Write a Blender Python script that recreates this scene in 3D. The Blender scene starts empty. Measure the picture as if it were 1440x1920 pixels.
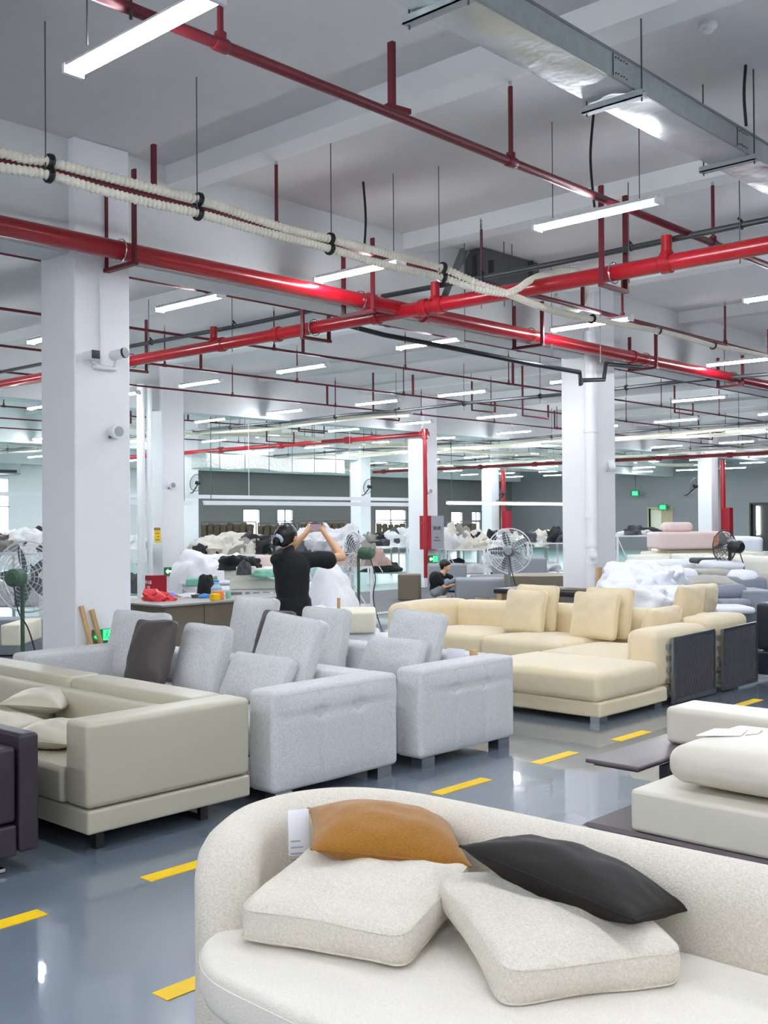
import bpy, bmesh, math, random
import numpy as np
from mathutils import Vector, Matrix, noise
sc = bpy.context.scene
# ---------------------------------------------------------------- camera
F = 2026.5; YAW = 0.7455; PIT = 0.0076; ROLL = -0.0071; CAMH = 1.65
_cy, _sy, _cp, _sp = math.cos(YAW), math.sin(YAW), math.cos(PIT), math.sin(PIT)
FW = Vector((_cy*_cp, _sy*_cp, _sp)); RT = Vector((_sy, -_cy, 0)); UP = RT.cross(FW)
_c, _s = math.cos(ROLL), math.sin(ROLL)
RT, UP = _c*RT + _s*UP, -_s*RT + _c*UP
CAM = Vector((0, 0, CAMH))
cd = bpy.data.cameras.new('camera'); cam = bpy.data.objects.new('camera', cd)
sc.collection.objects.link(cam)
M3 = Matrix((RT, UP, -FW)).transposed()
cam.matrix_world = Matrix.Translation(CAM) @ M3.to_4x4()
cd.sensor_fit = 'HORIZONTAL'; cd.sensor_width = 36; cd.lens = 36*F/1440
cd.clip_start = 0.05; cd.clip_end = 200
sc.camera = cam
# ---------------------------------------------------------------- world, exposure
w = bpy.data.worlds.new('daylight'); sc.world = w; w.use_nodes = True
w.node_tree.nodes['Background'].inputs[0].default_value = (0.93, 0.97, 1, 1)
w.node_tree.nodes['Background'].inputs[1].default_value = 3.0
TUBE_POWER = 42.0
sc.view_settings.view_transform = 'Standard'; sc.view_settings.look = 'None'
sc.view_settings.gamma = 1; sc.view_settings.use_curve_mapping = False
sc.view_settings.exposure = 1.72
sc.cycles.use_denoising = True
sc.cycles.max_bounces = 7; sc.cycles.diffuse_bounces = 5; sc.cycles.glossy_bounces = 4
sc.cycles.sample_clamp_indirect = 6
# ---------------------------------------------------------------- measuring helpers: a sight line met with a real plane
def ray(u, v): return FW + RT*((u-720)/F) - UP*((v-960)/F)
def onZ(u, v, z=0): d = ray(u, v); return CAM + d*((z-CAMH)/d.z)
def onX(u, v, x): d = ray(u, v); return CAM + d*(x/d.x)
def onY(u, v, y): d = ray(u, v); return CAM + d*(y/d.y)
def onD(u, v, t): return CAM + ray(u, v)*t
# ---------------------------------------------------------------- materials
def lin(h):
    h = h.lstrip('#'); o = []
    for i in (0, 2, 4):
        c = int(h[i:i+2], 16)/255
        o.append(c/12.92 if c <= .04045 else ((c+.055)/1.055)**2.4)
    return (*o, 1)
def mat(name, col, rough=.6, metal=0, bump=0, scale=60, var=0, emit=0, kind='noise', spec=None, sheen=0, coat=0, dist=.004, stretch=None, col2=None):
    m = bpy.data.materials.new(name); m.use_nodes = True
    nt = m.node_tree; b = nt.nodes['Principled BSDF']
    c = lin(col); b.inputs['Base Color'].default_value = c
    b.inputs['Roughness'].default_value = rough; b.inputs['Metallic'].default_value = metal
    if spec is not None: b.inputs['Specular IOR Level'].default_value = spec
    if sheen: b.inputs['Sheen Weight'].default_value = sheen; b.inputs['Sheen Roughness'].default_value = .4
    if coat: b.inputs['Coat Weight'].default_value = coat; b.inputs['Coat Roughness'].default_value = .05
    if emit:
        b.inputs['Emission Color'].default_value = c; b.inputs['Emission Strength'].default_value = emit
    if bump or var:
        tc = nt.nodes.new('ShaderNodeTexCoord'); mp = nt.nodes.new('ShaderNodeMapping')
        nt.links.new(tc.outputs['Object'], mp.inputs[0])
        if stretch: mp.inputs['Scale'].default_value = stretch
        if kind == 'noise':
            t = nt.nodes.new('ShaderNodeTexNoise'); t.inputs['Detail'].default_value = 4; t.inputs['Roughness'].default_value = .65
        elif kind == 'voronoi': t = nt.nodes.new('ShaderNodeTexVoronoi')
        elif kind == 'weave':
            t = nt.nodes.new('ShaderNodeTexNoise'); t.inputs['Detail'].default_value = 3
        t.inputs['Scale'].default_value = scale
        nt.links.new(mp.outputs[0], t.inputs['Vector'])
        out = t.outputs['Fac'] if kind != 'voronoi' else t.outputs['Distance']
        if kind == 'weave':   # two crossed thread directions
            mp.inputs['Scale'].default_value = (1, 1, 7)
            mp2 = nt.nodes.new('ShaderNodeMapping'); mp2.inputs['Scale'].default_value = (6, 6, 1)
            t2 = nt.nodes.new('ShaderNodeTexNoise'); t2.inputs['Scale'].default_value = scale; t2.inputs['Detail'].default_value = 3
            nt.links.new(tc.outputs['Object'], mp2.inputs[0]); nt.links.new(mp2.outputs[0], t2.inputs['Vector'])
            ad = nt.nodes.new('ShaderNodeMath'); ad.operation = 'ADD'
            nt.links.new(t.outputs['Fac'], ad.inputs[0]); nt.links.new(t2.outputs['Fac'], ad.inputs[1])
            hv = nt.nodes.new('ShaderNodeMath'); hv.operation = 'MULTIPLY'; hv.inputs[1].default_value = .5
            nt.links.new(ad.outputs[0], hv.inputs[0]); out = hv.outputs[0]
        if bump:
            bp = nt.nodes.new('ShaderNodeBump'); bp.inputs['Strength'].default_value = bump; bp.inputs['Distance'].default_value = dist
            nt.links.new(out, bp.inputs['Height']); nt.links.new(bp.outputs[0], b.inputs['Normal'])
        if var or col2:
            cr = nt.nodes.new('ShaderNodeValToRGB')
            cr.color_ramp.elements[0].position = .32; cr.color_ramp.elements[1].position = .68
            lo = lin(col2) if col2 else tuple(x*(1-var) for x in c[:3])+(1,)
            hi = c if col2 else tuple(min(1, x*(1+var)) for x in c[:3])+(1,)
            cr.color_ramp.elements[0].color = lo; cr.color_ramp.elements[1].color = hi
            nt.links.new(out, cr.inputs[0]); nt.links.new(cr.outputs[0], b.inputs['Base Color'])
    return m
M = {}
M['plaster'] = mat('white plaster', '#e4e3e5', .75, bump=.08, scale=9, var=.015)
M['column'] = mat('white column paint', '#ebebee', .45, bump=.04, scale=6, var=.01)
M['ceil'] = mat('ceiling paint', '#c9c8c9', .8, bump=.05, scale=5, var=.02)
M['beam'] = mat('beam paint', '#d4d7d7', .7, var=.02, scale=5)
M['farwall2'] = mat('dark grey back wall', '#777573', .8, var=.02, scale=3)
M['farwall'] = mat('grey far wall', '#85878a', .8, var=.02, scale=3)
M['red'] = mat('red pipe paint', '#9a0a1a', .3, var=.12, scale=4, coat=.3)
M['dred'] = mat('dark red pipe paint', '#5f0f1c', .45, var=.1, scale=5)
M['black'] = mat('black plastic', '#15171a', .4)
M['dkpipe'] = mat('dark grey pipe', '#33383a', .4, var=.1, scale=6)
M['cream_hose'] = mat('cream corrugated hose', '#e4dfcf', .55, var=.05, scale=20)
M['galv'] = mat('galvanised sheet', '#b9bfc2', .32, .85, bump=.35, scale=1.6, var=.1, dist=.06)
M['galvflat'] = mat('galvanised edge', '#9da5a6', .45, .6, var=.08, scale=14)
M['foil'] = mat('foil wrap', '#d8dad6', .35, .5, bump=.8, scale=14, dist=.03, var=.1)
M['whitemetal'] = mat('white enamel', '#e6e8ea', .35)
M['chrome'] = mat('polished steel', '#c9cccd', .12, 1)
M['steel'] = mat('brushed steel', '#8f9496', .35, .9)
M['wire'] = mat('wire', '#5c6062', .4, .6)
M['greenmetal'] = mat('green enamel', '#3f5c47', .4)
M['tube'] = mat('lit tube', '#f4f8ff', .5, emit=TUBE_POWER)
M['strip'] = mat('lit strip', '#fbfaf0', .5, emit=14)
M['exit'] = mat('lit exit sign', '#22e05a', .5, emit=1.6)
M['exitdim'] = mat('exit sign board', '#0c7a35', .5)
M['exitwhite'] = mat('exit sign picture', '#eafff0', .5, emit=1.2)
M['gfab'] = mat('light grey woven fabric', '#cccdcd', .9, bump=.7, scale=58, var=.24, kind='weave', dist=.003, sheen=.15)
M['dkpil'] = mat('dark brown grey sateen', '#4a4341', .6, bump=.12, scale=6, var=.05, dist=.01, sheen=.1)
M['leather'] = mat('cream leather', '#b8b29e', .38, bump=.12, scale=160, var=.02, dist=.0015)
M['leather2'] = mat('pale cream leather', '#d0cabb', .42, bump=.1, scale=160, var=.02, dist=.0015)
M['purple'] = mat('aubergine leather', '#2c242d', .42, bump=.12, scale=120, var=.08, dist=.0015)
M['velvet'] = mat('cream velvet', '#dfcfac', .8, bump=.15, scale=9, var=.03, sheen=.5, dist=.006)
M['boucle'] = mat('ivory boucle', '#e1dacb', .95, bump=1, scale=140, var=.12, dist=.006, sheen=.15)
M['boucle2'] = mat('ivory boucle seat', '#e6e0d4', .95, bump=.7, scale=190, var=.07, dist=.004, sheen=.15)
M['amber'] = mat('amber wool', '#916119', .92, bump=.8, scale=160, var=.18, dist=.003, sheen=.3)
M['darkpillow'] = mat('charcoal brown sateen', '#1d1917', .72, bump=.15, scale=4, var=.08, dist=.012, spec=.25)
M['rope'] = mat('dark woven rope', '#4b4a4f', .8, bump=1, scale=60, kind='weave', dist=.004, var=.2)
M['tray'] = mat('dark tray leather', '#5a5053', .35, bump=.1, scale=150, dist=.001)
M['trayblk'] = mat('black tray edge', '#1d191b', .35)
M['yellow'] = mat('yellow floor tape', '#eec400', .5, var=.04, scale=12)
M['paper'] = mat('white paper', '#eef0f6', .6)
M['print'] = mat('paper print', '#a9acc4', .6)
M['skin'] = mat('skin', '#d1a37f', .55)
M['hair'] = mat('black hair', '#0d0b0c', .35, bump=.5, scale=60, dist=.003, stretch=(1, 1, .15))
M['shirt'] = mat('black shirt', '#0b0d13', .85, bump=.3, scale=7, dist=.02)
M['trouser'] = mat('black trousers', '#111216', .85)
M['jeans'] = mat('pale grey jeans', '#8e969c', .85, var=.1, scale=30)
M['shoe'] = mat('white shoe', '#d9d3cc', .6)
M['pastel'] = mat('scrunchie', '#b9c6d4', .7)
M['taupe'] = mat('taupe vinyl', '#6d6453', .6, var=.03, scale=4)
M['taupetop'] = mat('grey bench top', '#9a9894', .5)
M['carpet'] = mat('grey carpet', '#6c6c6e', .95, bump=.3, scale=200, var=.06)
M['foam'] = mat('white foam', '#ecebdd', .85, bump=.1, scale=30, var=.02)
M['foamc'] = mat('cream foam', '#e8e3cd', .85, var=.03, scale=20)
M['mint'] = mat('mint foam', '#83c0aa', .85)
M['pink'] = mat('pink wrapping', '#e3cdc9', .5, bump=.2, scale=5, var=.04)
M['orange'] = mat('orange tape', '#f08a3c', .5)
M['duvet'] = mat('white quilt', '#eceef2', .85, bump=.5, scale=6, dist=.03)
M['plastic'] = mat('white plastic bag', '#e8ecf3', .4, bump=.35, scale=5, dist=.03)
M['wood'] = mat('pale wood', '#c3a277', .6, var=.1, scale=20, stretch=(1, 1, .1))
M['redbag'] = mat('red plastic', '#e2333a', .35, bump=.6, scale=12, dist=.02)
M['redbox'] = mat('red box', '#9c0f24', .35)
M['grey'] = mat('mid grey fabric', '#8d9196', .85, bump=.3, scale=60, var=.08)
M['grey2'] = mat('blue grey velvet', '#8a919c', .7, bump=.4, scale=6, var=.08, dist=.02, sheen=.4)
M['beige'] = mat('beige fabric', '#b9b0a4', .85, var=.05, scale=12)
M['greige'] = mat('warm grey linen', '#b5b2a9', .85, var=.05, scale=14)
M['tan'] = mat('tan leather', '#9a6a45', .5)
M['navy'] = mat('navy leather', '#1d2230', .4, bump=.1, scale=100, dist=.001)
M['rose'] = mat('dusty brown fabric', '#94807a', .85, var=.1, scale=14)
M['olive'] = mat('brown hides', '#4f4334', .8, var=.3, scale=12, bump=.4, dist=.01)
M['cloth'] = {k: mat(n, c, .85, bump=.35, scale=7, var=.12, dist=.02) for k, n, c in (
    ('white', 'white cloth', '#dfe0e2'), ('ivory', 'ivory cloth', '#d3cec1'), ('grey', 'grey cloth', '#a6a8ab'), ('stone', 'stone cloth', '#8e8b84'),
    ('black', 'black cloth', '#1b1b1f'), ('char', 'charcoal cloth', '#47484c'), ('blush', 'blush cloth', '#b59a90'))}
M['blue'] = mat('blue plastic', '#3d8fd0', .4)
M['ltblue'] = mat('light blue plastic', '#9cc3dd', .3)
M['glass'] = mat('window frame grey', '#5b6266', .5)
M['screen'] = mat('phone screen', '#8a7a83', .2, emit=.25)
M['yellowsign'] = mat('yellow notice', '#f0cd1e', .5)
M['doorwood'] = mat('beige door', '#b5a988', .6)
M['grate'] = mat('silver cabinet', '#b8bcc4', .35, .4)
M['stripegrey'] = mat('grey cardboard', '#9ca0a2', .7)
# glass pane: clear with a sheen
g = bpy.data.materials.new('window glass'); g.use_nodes = True; nt = g.node_tree; nt.nodes.clear()
o_ = nt.nodes.new('ShaderNodeOutputMaterial'); mx = nt.nodes.new('ShaderNodeMixShader'); tr = nt.nodes.new('ShaderNodeBsdfTransparent'); gl = nt.nodes.new('ShaderNodeBsdfGlossy')
gl.inputs['Roughness'].default_value = .03; mx.inputs[0].default_value = .08
nt.links.new(tr.outputs[0], mx.inputs[1]); nt.links.new(gl.outputs[0], mx.inputs[2]); nt.links.new(mx.outputs[0], o_.inputs[0]); M['pane'] = g
# glossy epoxy floor
def floor_mat(name, col, rough):
    m = mat(name, col, rough, var=.02, scale=.5, spec=.55)
    nt = m.node_tree; b = nt.nodes['Principled BSDF']; b.inputs['Coat Weight'].default_value = 1; b.inputs['Coat Roughness'].default_value = .045
    tc = nt.nodes['Texture Coordinate']
    n1 = nt.nodes.new('ShaderNodeTexNoise'); n1.inputs['Scale'].default_value = 3.2; n1.inputs['Detail'].default_value = 3
    nt.links.new(tc.outputs['Object'], n1.inputs['Vector'])
    bp = nt.nodes.new('ShaderNodeBump'); bp.inputs['Strength'].default_value = .12; bp.inputs['Distance'].default_value = .01
    nt.links.new(n1.outputs['Fac'], bp.inputs['Height']); nt.links.new(bp.outputs[0], b.inputs['Coat Normal'])
    mr = nt.nodes.new('ShaderNodeMapRange'); mr.inputs['To Min'].default_value = rough-.04; mr.inputs['To Max'].default_value = rough+.06
    n2 = nt.nodes.new('ShaderNodeTexNoise'); n2.inputs['Scale'].default_value = .8; n2.inputs['Detail'].default_value = 1
    nt.links.new(tc.outputs['Object'], n2.inputs['Vector']); nt.links.new(n2.outputs['Fac'], mr.inputs['Value']); nt.links.new(mr.outputs[0], b.inputs['Roughness'])
    return m
M['floor'] = floor_mat('blue grey epoxy', '#6f7b88', .25)
M['teal'] = floor_mat('pale teal epoxy', '#7fa9a6', .35)
M['teal'].node_tree.nodes['Principled BSDF'].inputs['Coat Roughness'].default_value = .3; M['teal'].node_tree.nodes['Principled BSDF'].inputs['Coat Weight'].default_value = .5
# ---------------------------------------------------------------- mesh building
COL = sc.collection
class MB:
    def __init__(s): s.v = []; s.f = []; s.m = []; s.k = 0
    def add(s, V, Fc):
        o = len(s.v); s.v += [tuple(p) for p in V]; s.f += [tuple(i+o for i in f) for f in Fc]; s.m += [s.k]*len(Fc); return s
    def box(s, lo, hi):
        a, b = lo, hi
        V = [(x, y, z) for z in (a[2], b[2]) for y in (a[1], b[1]) for x in (a[0], b[0])]
        return s.add(V, [(0, 2, 3, 1), (4, 5, 7, 6), (0, 1, 5, 4), (2, 6, 7, 3), (0, 4, 6, 2), (1, 3, 7, 5)])
    def cbox(s, c, d): return s.box([c[i]-d[i]/2 for i in range(3)], [c[i]+d[i]/2 for i in range(3)])
    def bar(s, a, b, w, h=None, upv=(0, 0, 1)):
        a, b = Vector(a), Vector(b); h = h or w; d = (b-a).normalized(); u = Vector(upv)
        if abs(d.dot(u)) > .95: u = Vector((1, 0, 0))
        x = d.cross(u).normalized(); y = x.cross(d)
        V = [p + x*(i*w/2) + y*(j*h/2) for p in (a, b) for i, j in ((-1, -1), (1, -1), (1, 1), (-1, 1))]
        return s.add(V, [(3, 2, 1, 0), (4, 5, 6, 7), (0, 1, 5, 4), (1, 2, 6, 5), (2, 3, 7, 6), (3, 0, 4, 7)])
    def tube(s, P, r, n=8, caps=True):
        P = [Vector(p) for p in P]; R = r if isinstance(r, (list, tuple)) else [r]*len(P)
        t0 = (P[1]-P[0]).normalized(); u = Vector((0, 0, 1)) if abs(t0.z) < .9 else Vector((1, 0, 0))
        x = t0.cross(u).normalized(); V = []; Fc = []
        for i, p in enumerate(P):
            t = (P[min(i+1, len(P)-1)]-P[max(i-1, 0)])
            if t.length < 1e-9: t = t0
            t.normalize(); x = (x - t*x.dot(t)).normalized(); y = t.cross(x)
            for k in range(n):
                a = 2*math.pi*k/n; V.append(p + (x*math.cos(a)+y*math.sin(a))*R[i])
        for i in range(len(P)-1):
            for k in range(n):
                Fc.append((i*n+k, i*n+(k+1) % n, (i+1)*n+(k+1) % n, (i+1)*n+k))
        if caps: Fc += [tuple(range(n-1, -1, -1)), tuple((len(P)-1)*n+k for k in range(n))]
        return s.add(V, Fc)
    def cyl(s, a, b, r, n=12): return s.tube([a, b], r, n)
    def ring(s, c, R, r, ax=(0, 0, 1), n=24, m=6, a0=0, a1=2*math.pi):
        ax = Vector(ax).normalized(); u = ax.cross(Vector((0, 0, 1)) if abs(ax.z) < .9 else Vector((1, 0, 0))).normalized(); v = ax.cross(u); c = Vector(c)
        full = abs(a1-a0-2*math.pi) < 1e-6
        P = [c+(u*math.cos(a0+(a1-a0)*i/n)+v*math.sin(a0+(a1-a0)*i/n))*R for i in range(n+1)]
        return s.tube(P, r, m, caps=not full)
    def ball(s, c, rx, ry=None, rz=None, n=14, k=9):
        ry = ry or rx; rz = rz or rx; V = [(c[0], c[1], c[2]-rz)]; Fc = []
        for j in range(1, k):
            t = math.pi*j/k
            for i in range(n):
                a = 2*math.pi*i/n; V.append((c[0]+rx*math.sin(t)*math.cos(a), c[1]+ry*math.sin(t)*math.sin(a), c[2]-rz*math.cos(t)))
        V.append((c[0], c[1], c[2]+rz)); L = len(V)-1
        for i in range(n):
            Fc.append((0, 1+(i+1) % n, 1+i)); Fc.append((L, 1+(k-2)*n+i, 1+(k-2)*n+(i+1) % n))
            for j in range(k-2): Fc.append((1+j*n+i, 1+j*n+(i+1) % n, 1+(j+1)*n+(i+1) % n, 1+(j+1)*n+i))
        return s.add(V, Fc)
    def rbox(s, lo, hi, r=.03, seg=3, inner=4, bulge=(0, 0, 0), wob=0, seed=0, fr=3.0):
        c = [(lo[i]+hi[i])/2 for i in range(3)]; h = [(hi[i]-lo[i])/2 for i in range(3)]
        r = min(r, *[x*.98 for x in h]); A = []
        for i in range(3):
            e = [-h[i]+r-r*math.tan(math.pi/4*(1-k/seg)) for k in range(seg)]
            ml = [-(h[i]-r)+2*(h[i]-r)*k/inner for k in range(inner+1)]
            A.append(e+ml+[-q for q in reversed(e)])
        n = [len(a) for a in A]; idx = {}; V = []; Fc = []
        def vid(i, j, k):
            key = (i, j, k)
            if key not in idx:
                p = [A[0][i], A[1][j], A[2][k]]; q = [max(-(h[t]-r), min(h[t]-r, p[t])) for t in range(3)]
                d = Vector([p[t]-q[t] for t in range(3)])
                if d.length > 1e-9: d = d.normalized()*r
                p = [q[t]+d[t] for t in range(3)]
                u = [min(1, abs(p[t]/h[t])) for t in range(3)]
                o = list(p)
                for t in range(3):
                    a, b = (t+1) % 3, (t+2) % 3
                    o[t] = p[t]+bulge[t]*(p[t]/h[t])*(1-u[a]**2)*(1-u[b]**2)
                pt = Vector(o)
                if wob:
                    nn = noise.noise_vector(Vector((pt.x*fr+seed*7.3, pt.y*fr+seed*3.1, pt.z*fr)))
                    pt += nn*wob
                idx[key] = len(V); V.append(pt+Vector(c))
            return idx[key]
        for ax in range(3):
            a, b = (ax+1) % 3, (ax+2) % 3
            for side in (0, n[ax]-1):
                for i in range(n[a]-1):
                    for j in range(n[b]-1):
                        q = []
                        for di, dj in ((0, 0), (1, 0), (1, 1), (0, 1)):
                            t = [0, 0, 0]; t[ax] = side; t[a] = i+di; t[b] = j+dj; q.append(vid(*t))
                        Fc.append(tuple(q if side else q[::-1]))
        return s.add(V, Fc)
    def xf(s, Mx):
        s.v = [tuple(Mx @ Vector(p)) for p in s.v]; return s
    def build(s, name, m, parent=None, smooth=True, local=False, angle=.7):
        V = s.v
        if parent is not None and not local:
            mi = PINV.get(parent.name); V = [tuple(mi @ Vector(p)) for p in V]
        off = None
        if parent is None and V:
            xs, ys, zs = zip(*V); off = Vector(((min(xs)+max(xs))/2, (min(ys)+max(ys))/2, min(zs))); V = [tuple(Vector(p)-off) for p in V]
        me = bpy.data.meshes.new(name); me.from_pydata(V, [], s.f)
        ms = m if isinstance(m, (list, tuple)) else [m]
        for q in ms: me.materials.append(q)
        if len(ms) > 1: me.polygons.foreach_set('material_index', s.m)
        if smooth:
            me.polygons.foreach_set('use_smooth', [True]*len(s.f))
            try: me.set_sharp_from_angle(angle=angle)
            except Exception: pass
        me.update()
        o = bpy.data.objects.new(name, me); COL.objects.link(o)
        if parent is not None: o.parent = parent
        if off is not None: o.location = off; PINV[o.name] = Matrix.Translation(-off)
        else: PINV[o.name] = PINV[parent.name] if parent is not None and not local else Matrix.Identity(4)
        return o
PINV = {}
def tag(o, label, cat, group=None):
    o['label'] = label; o['category'] = cat
    if group: o['group'] = group
    return o
def struct(o): o['kind'] = 'structure'; return o
def thing(name, label, cat, loc=(0, 0, 0), rz=0, group=None):
    o = bpy.data.objects.new(name, None); COL.objects.link(o); o.location = loc; o.rotation_euler = (0, 0, rz)
    o.empty_display_size = .1
    PINV[o.name] = (Matrix.Translation(loc) @ Matrix.Rotation(rz, 4, 'Z')).inverted()
    return tag(o, label, cat, group)
def copy_tree(o, parent=None):
    c = o.copy(); COL.objects.link(c)
    if parent is not None: c.parent = parent
    for ch in list(o.children): copy_tree(ch, c)
    return c
def mb(): return MB()
def curve_pts(P, n=6):
    P = [Vector(p) for p in P]; o = []
    for i in range(len(P)-1):
        a = P[max(i-1, 0)]; b = P[i]; c = P[i+1]; d = P[min(i+2, len(P)-1)]
        for k in range(n):
            t = k/n; o.append(.5*((2*b)+(c-a)*t+(2*a-5*b+4*c-d)*t*t+(3*b-a-3*c+d)*t**3))
    return o+[P[-1]]
def text_mesh(name, s, size, mt, parent, loc, xdir, updir, depth=.002):
    cu = bpy.data.curves.new(name, 'FONT'); cu.body = s; cu.size = size; cu.extrude = depth; cu.align_x = 'CENTER'; cu.align_y = 'CENTER'
    t = bpy.data.objects.new(name, cu); COL.objects.link(t); dg = bpy.context.evaluated_depsgraph_get()
    me = bpy.data.meshes.new_from_object(t.evaluated_get(dg)); bpy.data.objects.remove(t); bpy.data.curves.remove(cu)
    me.materials.clear(); me.materials.append(mt)
    x = Vector(xdir).normalized(); y = Vector(updir).normalized(); z = x.cross(y)
    R = Matrix((x, y, z)).transposed().to_4x4()
    mi = PINV[parent.name]
    me.transform(mi @ Matrix.Translation(loc) @ R)
    o = bpy.data.objects.new(name, me); COL.objects.link(o); o.parent = parent; return o
# ================================================================ SETTING
GX0, GY0, GDX, GDY, CW = 4.63, 7.60, 7.70, 9.56, .515
XMIN, XMAX, YMIN, YMAX, CEIL = -7, 51, -7, 37, 4.72
struct(mb().box((XMIN, YMIN, -.1), (XMAX, 13.1, 0)).build('floor', M['floor'], smooth=False))
struct(mb().box((XMIN, 13.1, -.1), (XMAX, 17.25, .004)).build('floor_carpet', M['carpet'], smooth=False))
struct(mb().box((XMIN, 17.25, -.1), (XMAX, YMAX, 0)).build('floor_teal', M['teal'], smooth=False))
struct(mb().box((XMIN, 13.06, 0), (XMAX, 13.14, .012)).build('trim_1', M['whitemetal'], smooth=False))
struct(mb().box((XMIN, YMIN, CEIL), (XMAX, YMAX, CEIL+.2)).build('ceiling', M['ceil'], smooth=False))
struct(mb().box((XMIN-.2, YMIN, 0), (XMIN, YMAX, CEIL)).build('wall_near', M['plaster'], smooth=False))
struct(mb().box((XMIN, YMIN-.2, 0), (XMAX, YMIN, CEIL)).build('wall_right', M['plaster'], smooth=False))
# far end wall with a doorway, back wall with window openings
def wall_x(name, x, y0, y1, holes, m, th=.2):     # wall standing at constant x
    b = mb(); ys = sorted({y0, y1, *[h[0] for h in holes], *[h[1] for h in holes]})
    for a, c in zip(ys, ys[1:]):
        hs = [h for h in holes if h[0] <= a and h[1] >= c]
        if not hs: b.box((x, a, 0), (x+th, c, CEIL)); continue
        z = 0
        for h in sorted(hs, key=lambda q: q[2]):
            if h[2] > z: b.box((x, a, z), (x+th, c, h[2]))
            z = h[3]
        if z < CEIL: b.box((x, a, z), (x+th, c, CEIL))
    return struct(b.build(name, m, smooth=False))
def wall_y(name, y, x0, x1, holes, m, th=.2):
    b = mb(); xs = sorted({x0, x1, *[h[0] for h in holes], *[h[1] for h in holes]})
    for a, c in zip(xs, xs[1:]):
        hs = [h for h in holes if h[0] <= a and h[1] >= c]
        if not hs: b.box((a, y, 0), (c, y+th, CEIL)); continue
        z = 0
        for h in sorted(hs, key=lambda q: q[2]):
            if h[2] > z: b.box((a, y, z), (c, y+th, h[2]))
            z = h[3]
        if z < CEIL: b.box((a, y, z), (c, y+th, CEIL))
    return struct(b.build(name, m, smooth=False))
wall_x('wall_far', XMAX, YMIN, YMAX, [(21.35, 22.65, 0, 2.3), (26.9, 28.2, 0, 2.15)], M['farwall'])
# windows of the back wall, measured along their sight lines
WIN = []
for u0, u1, z0, z1 in ((455, 488, .9, 2.2), (519, 550, .9, 2.2), (703, 762, .9, 2.2), (845, 868, .9, 2.1), (884, 902, .9, 2.1)):
    WIN.append((onY(u0, 965, YMAX).x, onY(u1, 965, YMAX).x, z0, z1))
LW = (onY(-60, 900, YMAX).x, onY(17, 900, YMAX).x, .9, 3.3)
xs_split = onY(345, 900, YMAX).x
wall_y('wall_back', YMAX, XMIN, xs_split, [LW], M['plaster'])
wall_y('wall_back_grey', YMAX, xs_split, XMAX, WIN, M['farwall2'])
struct(mb().box((XMIN-.2, YMAX, 0), (XMIN, YMAX+.2, CEIL)).build('wall_corner', M['plaster'], smooth=False))
for i, (a, c, z0, z1) in enumerate([LW]+WIN):
    b = mb()
    for x in ((a, c-.05) if i in (1, 4) else (a, (a+c)/2-.02, c-.05)): b.box((x, YMAX-.01, z0), (x+.05, YMAX+.06, z1))
    for z in ((z0, z1-.05) if i in (1, 4) else (z0, z0+(z1-z0)*.55, z1-.05)): b.box((a, YMAX-.01, z), (c, YMAX+.06, z+.05))
    wo = struct(b.build('window_%d' % (i+1), M['glass'] if i else M['whitemetal'], smooth=False))
    p = mb().box((a, YMAX+.08, z0), (c, YMAX+.09, z1)).build('pane', M['pane'], wo, smooth=False)
# doors in the far wall
for i, (y0, y1, h, m) in enumerate(((26.9, 28.2, 2.15, M['doorwood']), (21.35, 22.65, 2.3, M['black']))):
    b = mb().box((XMAX-.04, y0-.08, 0), (XMAX+.2, y0, h+.08)).box((XMAX-.04, y1, 0), (XMAX+.2, y1+.08, h+.08)).box((XMAX-.04, y0, h), (XMAX+.2, y1, h+.08))
    d = struct(b.build('door_%d' % (i+1), m, smooth=False))
    mb().box((XMAX+.1, y0, 0), (XMAX+.15, y0+(y1-y0)*(.5 if i == 0 else 1), h)).build('door_leaf', m, d, smooth=False)
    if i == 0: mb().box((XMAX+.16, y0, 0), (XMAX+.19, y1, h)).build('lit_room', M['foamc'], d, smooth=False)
tag(mb().box((XMAX-.03, 22.3, .8), (XMAX-.01, 22.38, 2.2)).build('light_strip', M['strip'], smooth=False), 'upright lit strip beside the dark doorway at far right', 'light')
# main beams run along the hall (x), ribs run across (y)
tn = 2
for j in range(-1, 4):
    y = GY0+.08+GDY*j
    struct(mb().box((XMIN, y, 3.80), (XMAX, y+.36, CEIL)).build('trim_%d' % tn, M['beam'], smooth=False)); tn += 1
x = -3.67
while x < XMAX-.5:
    for j in range(-1, 4):
        y0 = max(YMIN, GY0+.44+GDY*(j-1)); y1 = min(YMAX, GY0+.08+GDY*j)
        if j == 3: y1 = GY0+.08+GDY*3
        struct(mb().box((x, y0, 4.55), (x+.25, y1, CEIL)).build('trim_%d' % tn, M['beam'], smooth=False)); tn += 1
    x += 3.08
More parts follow.
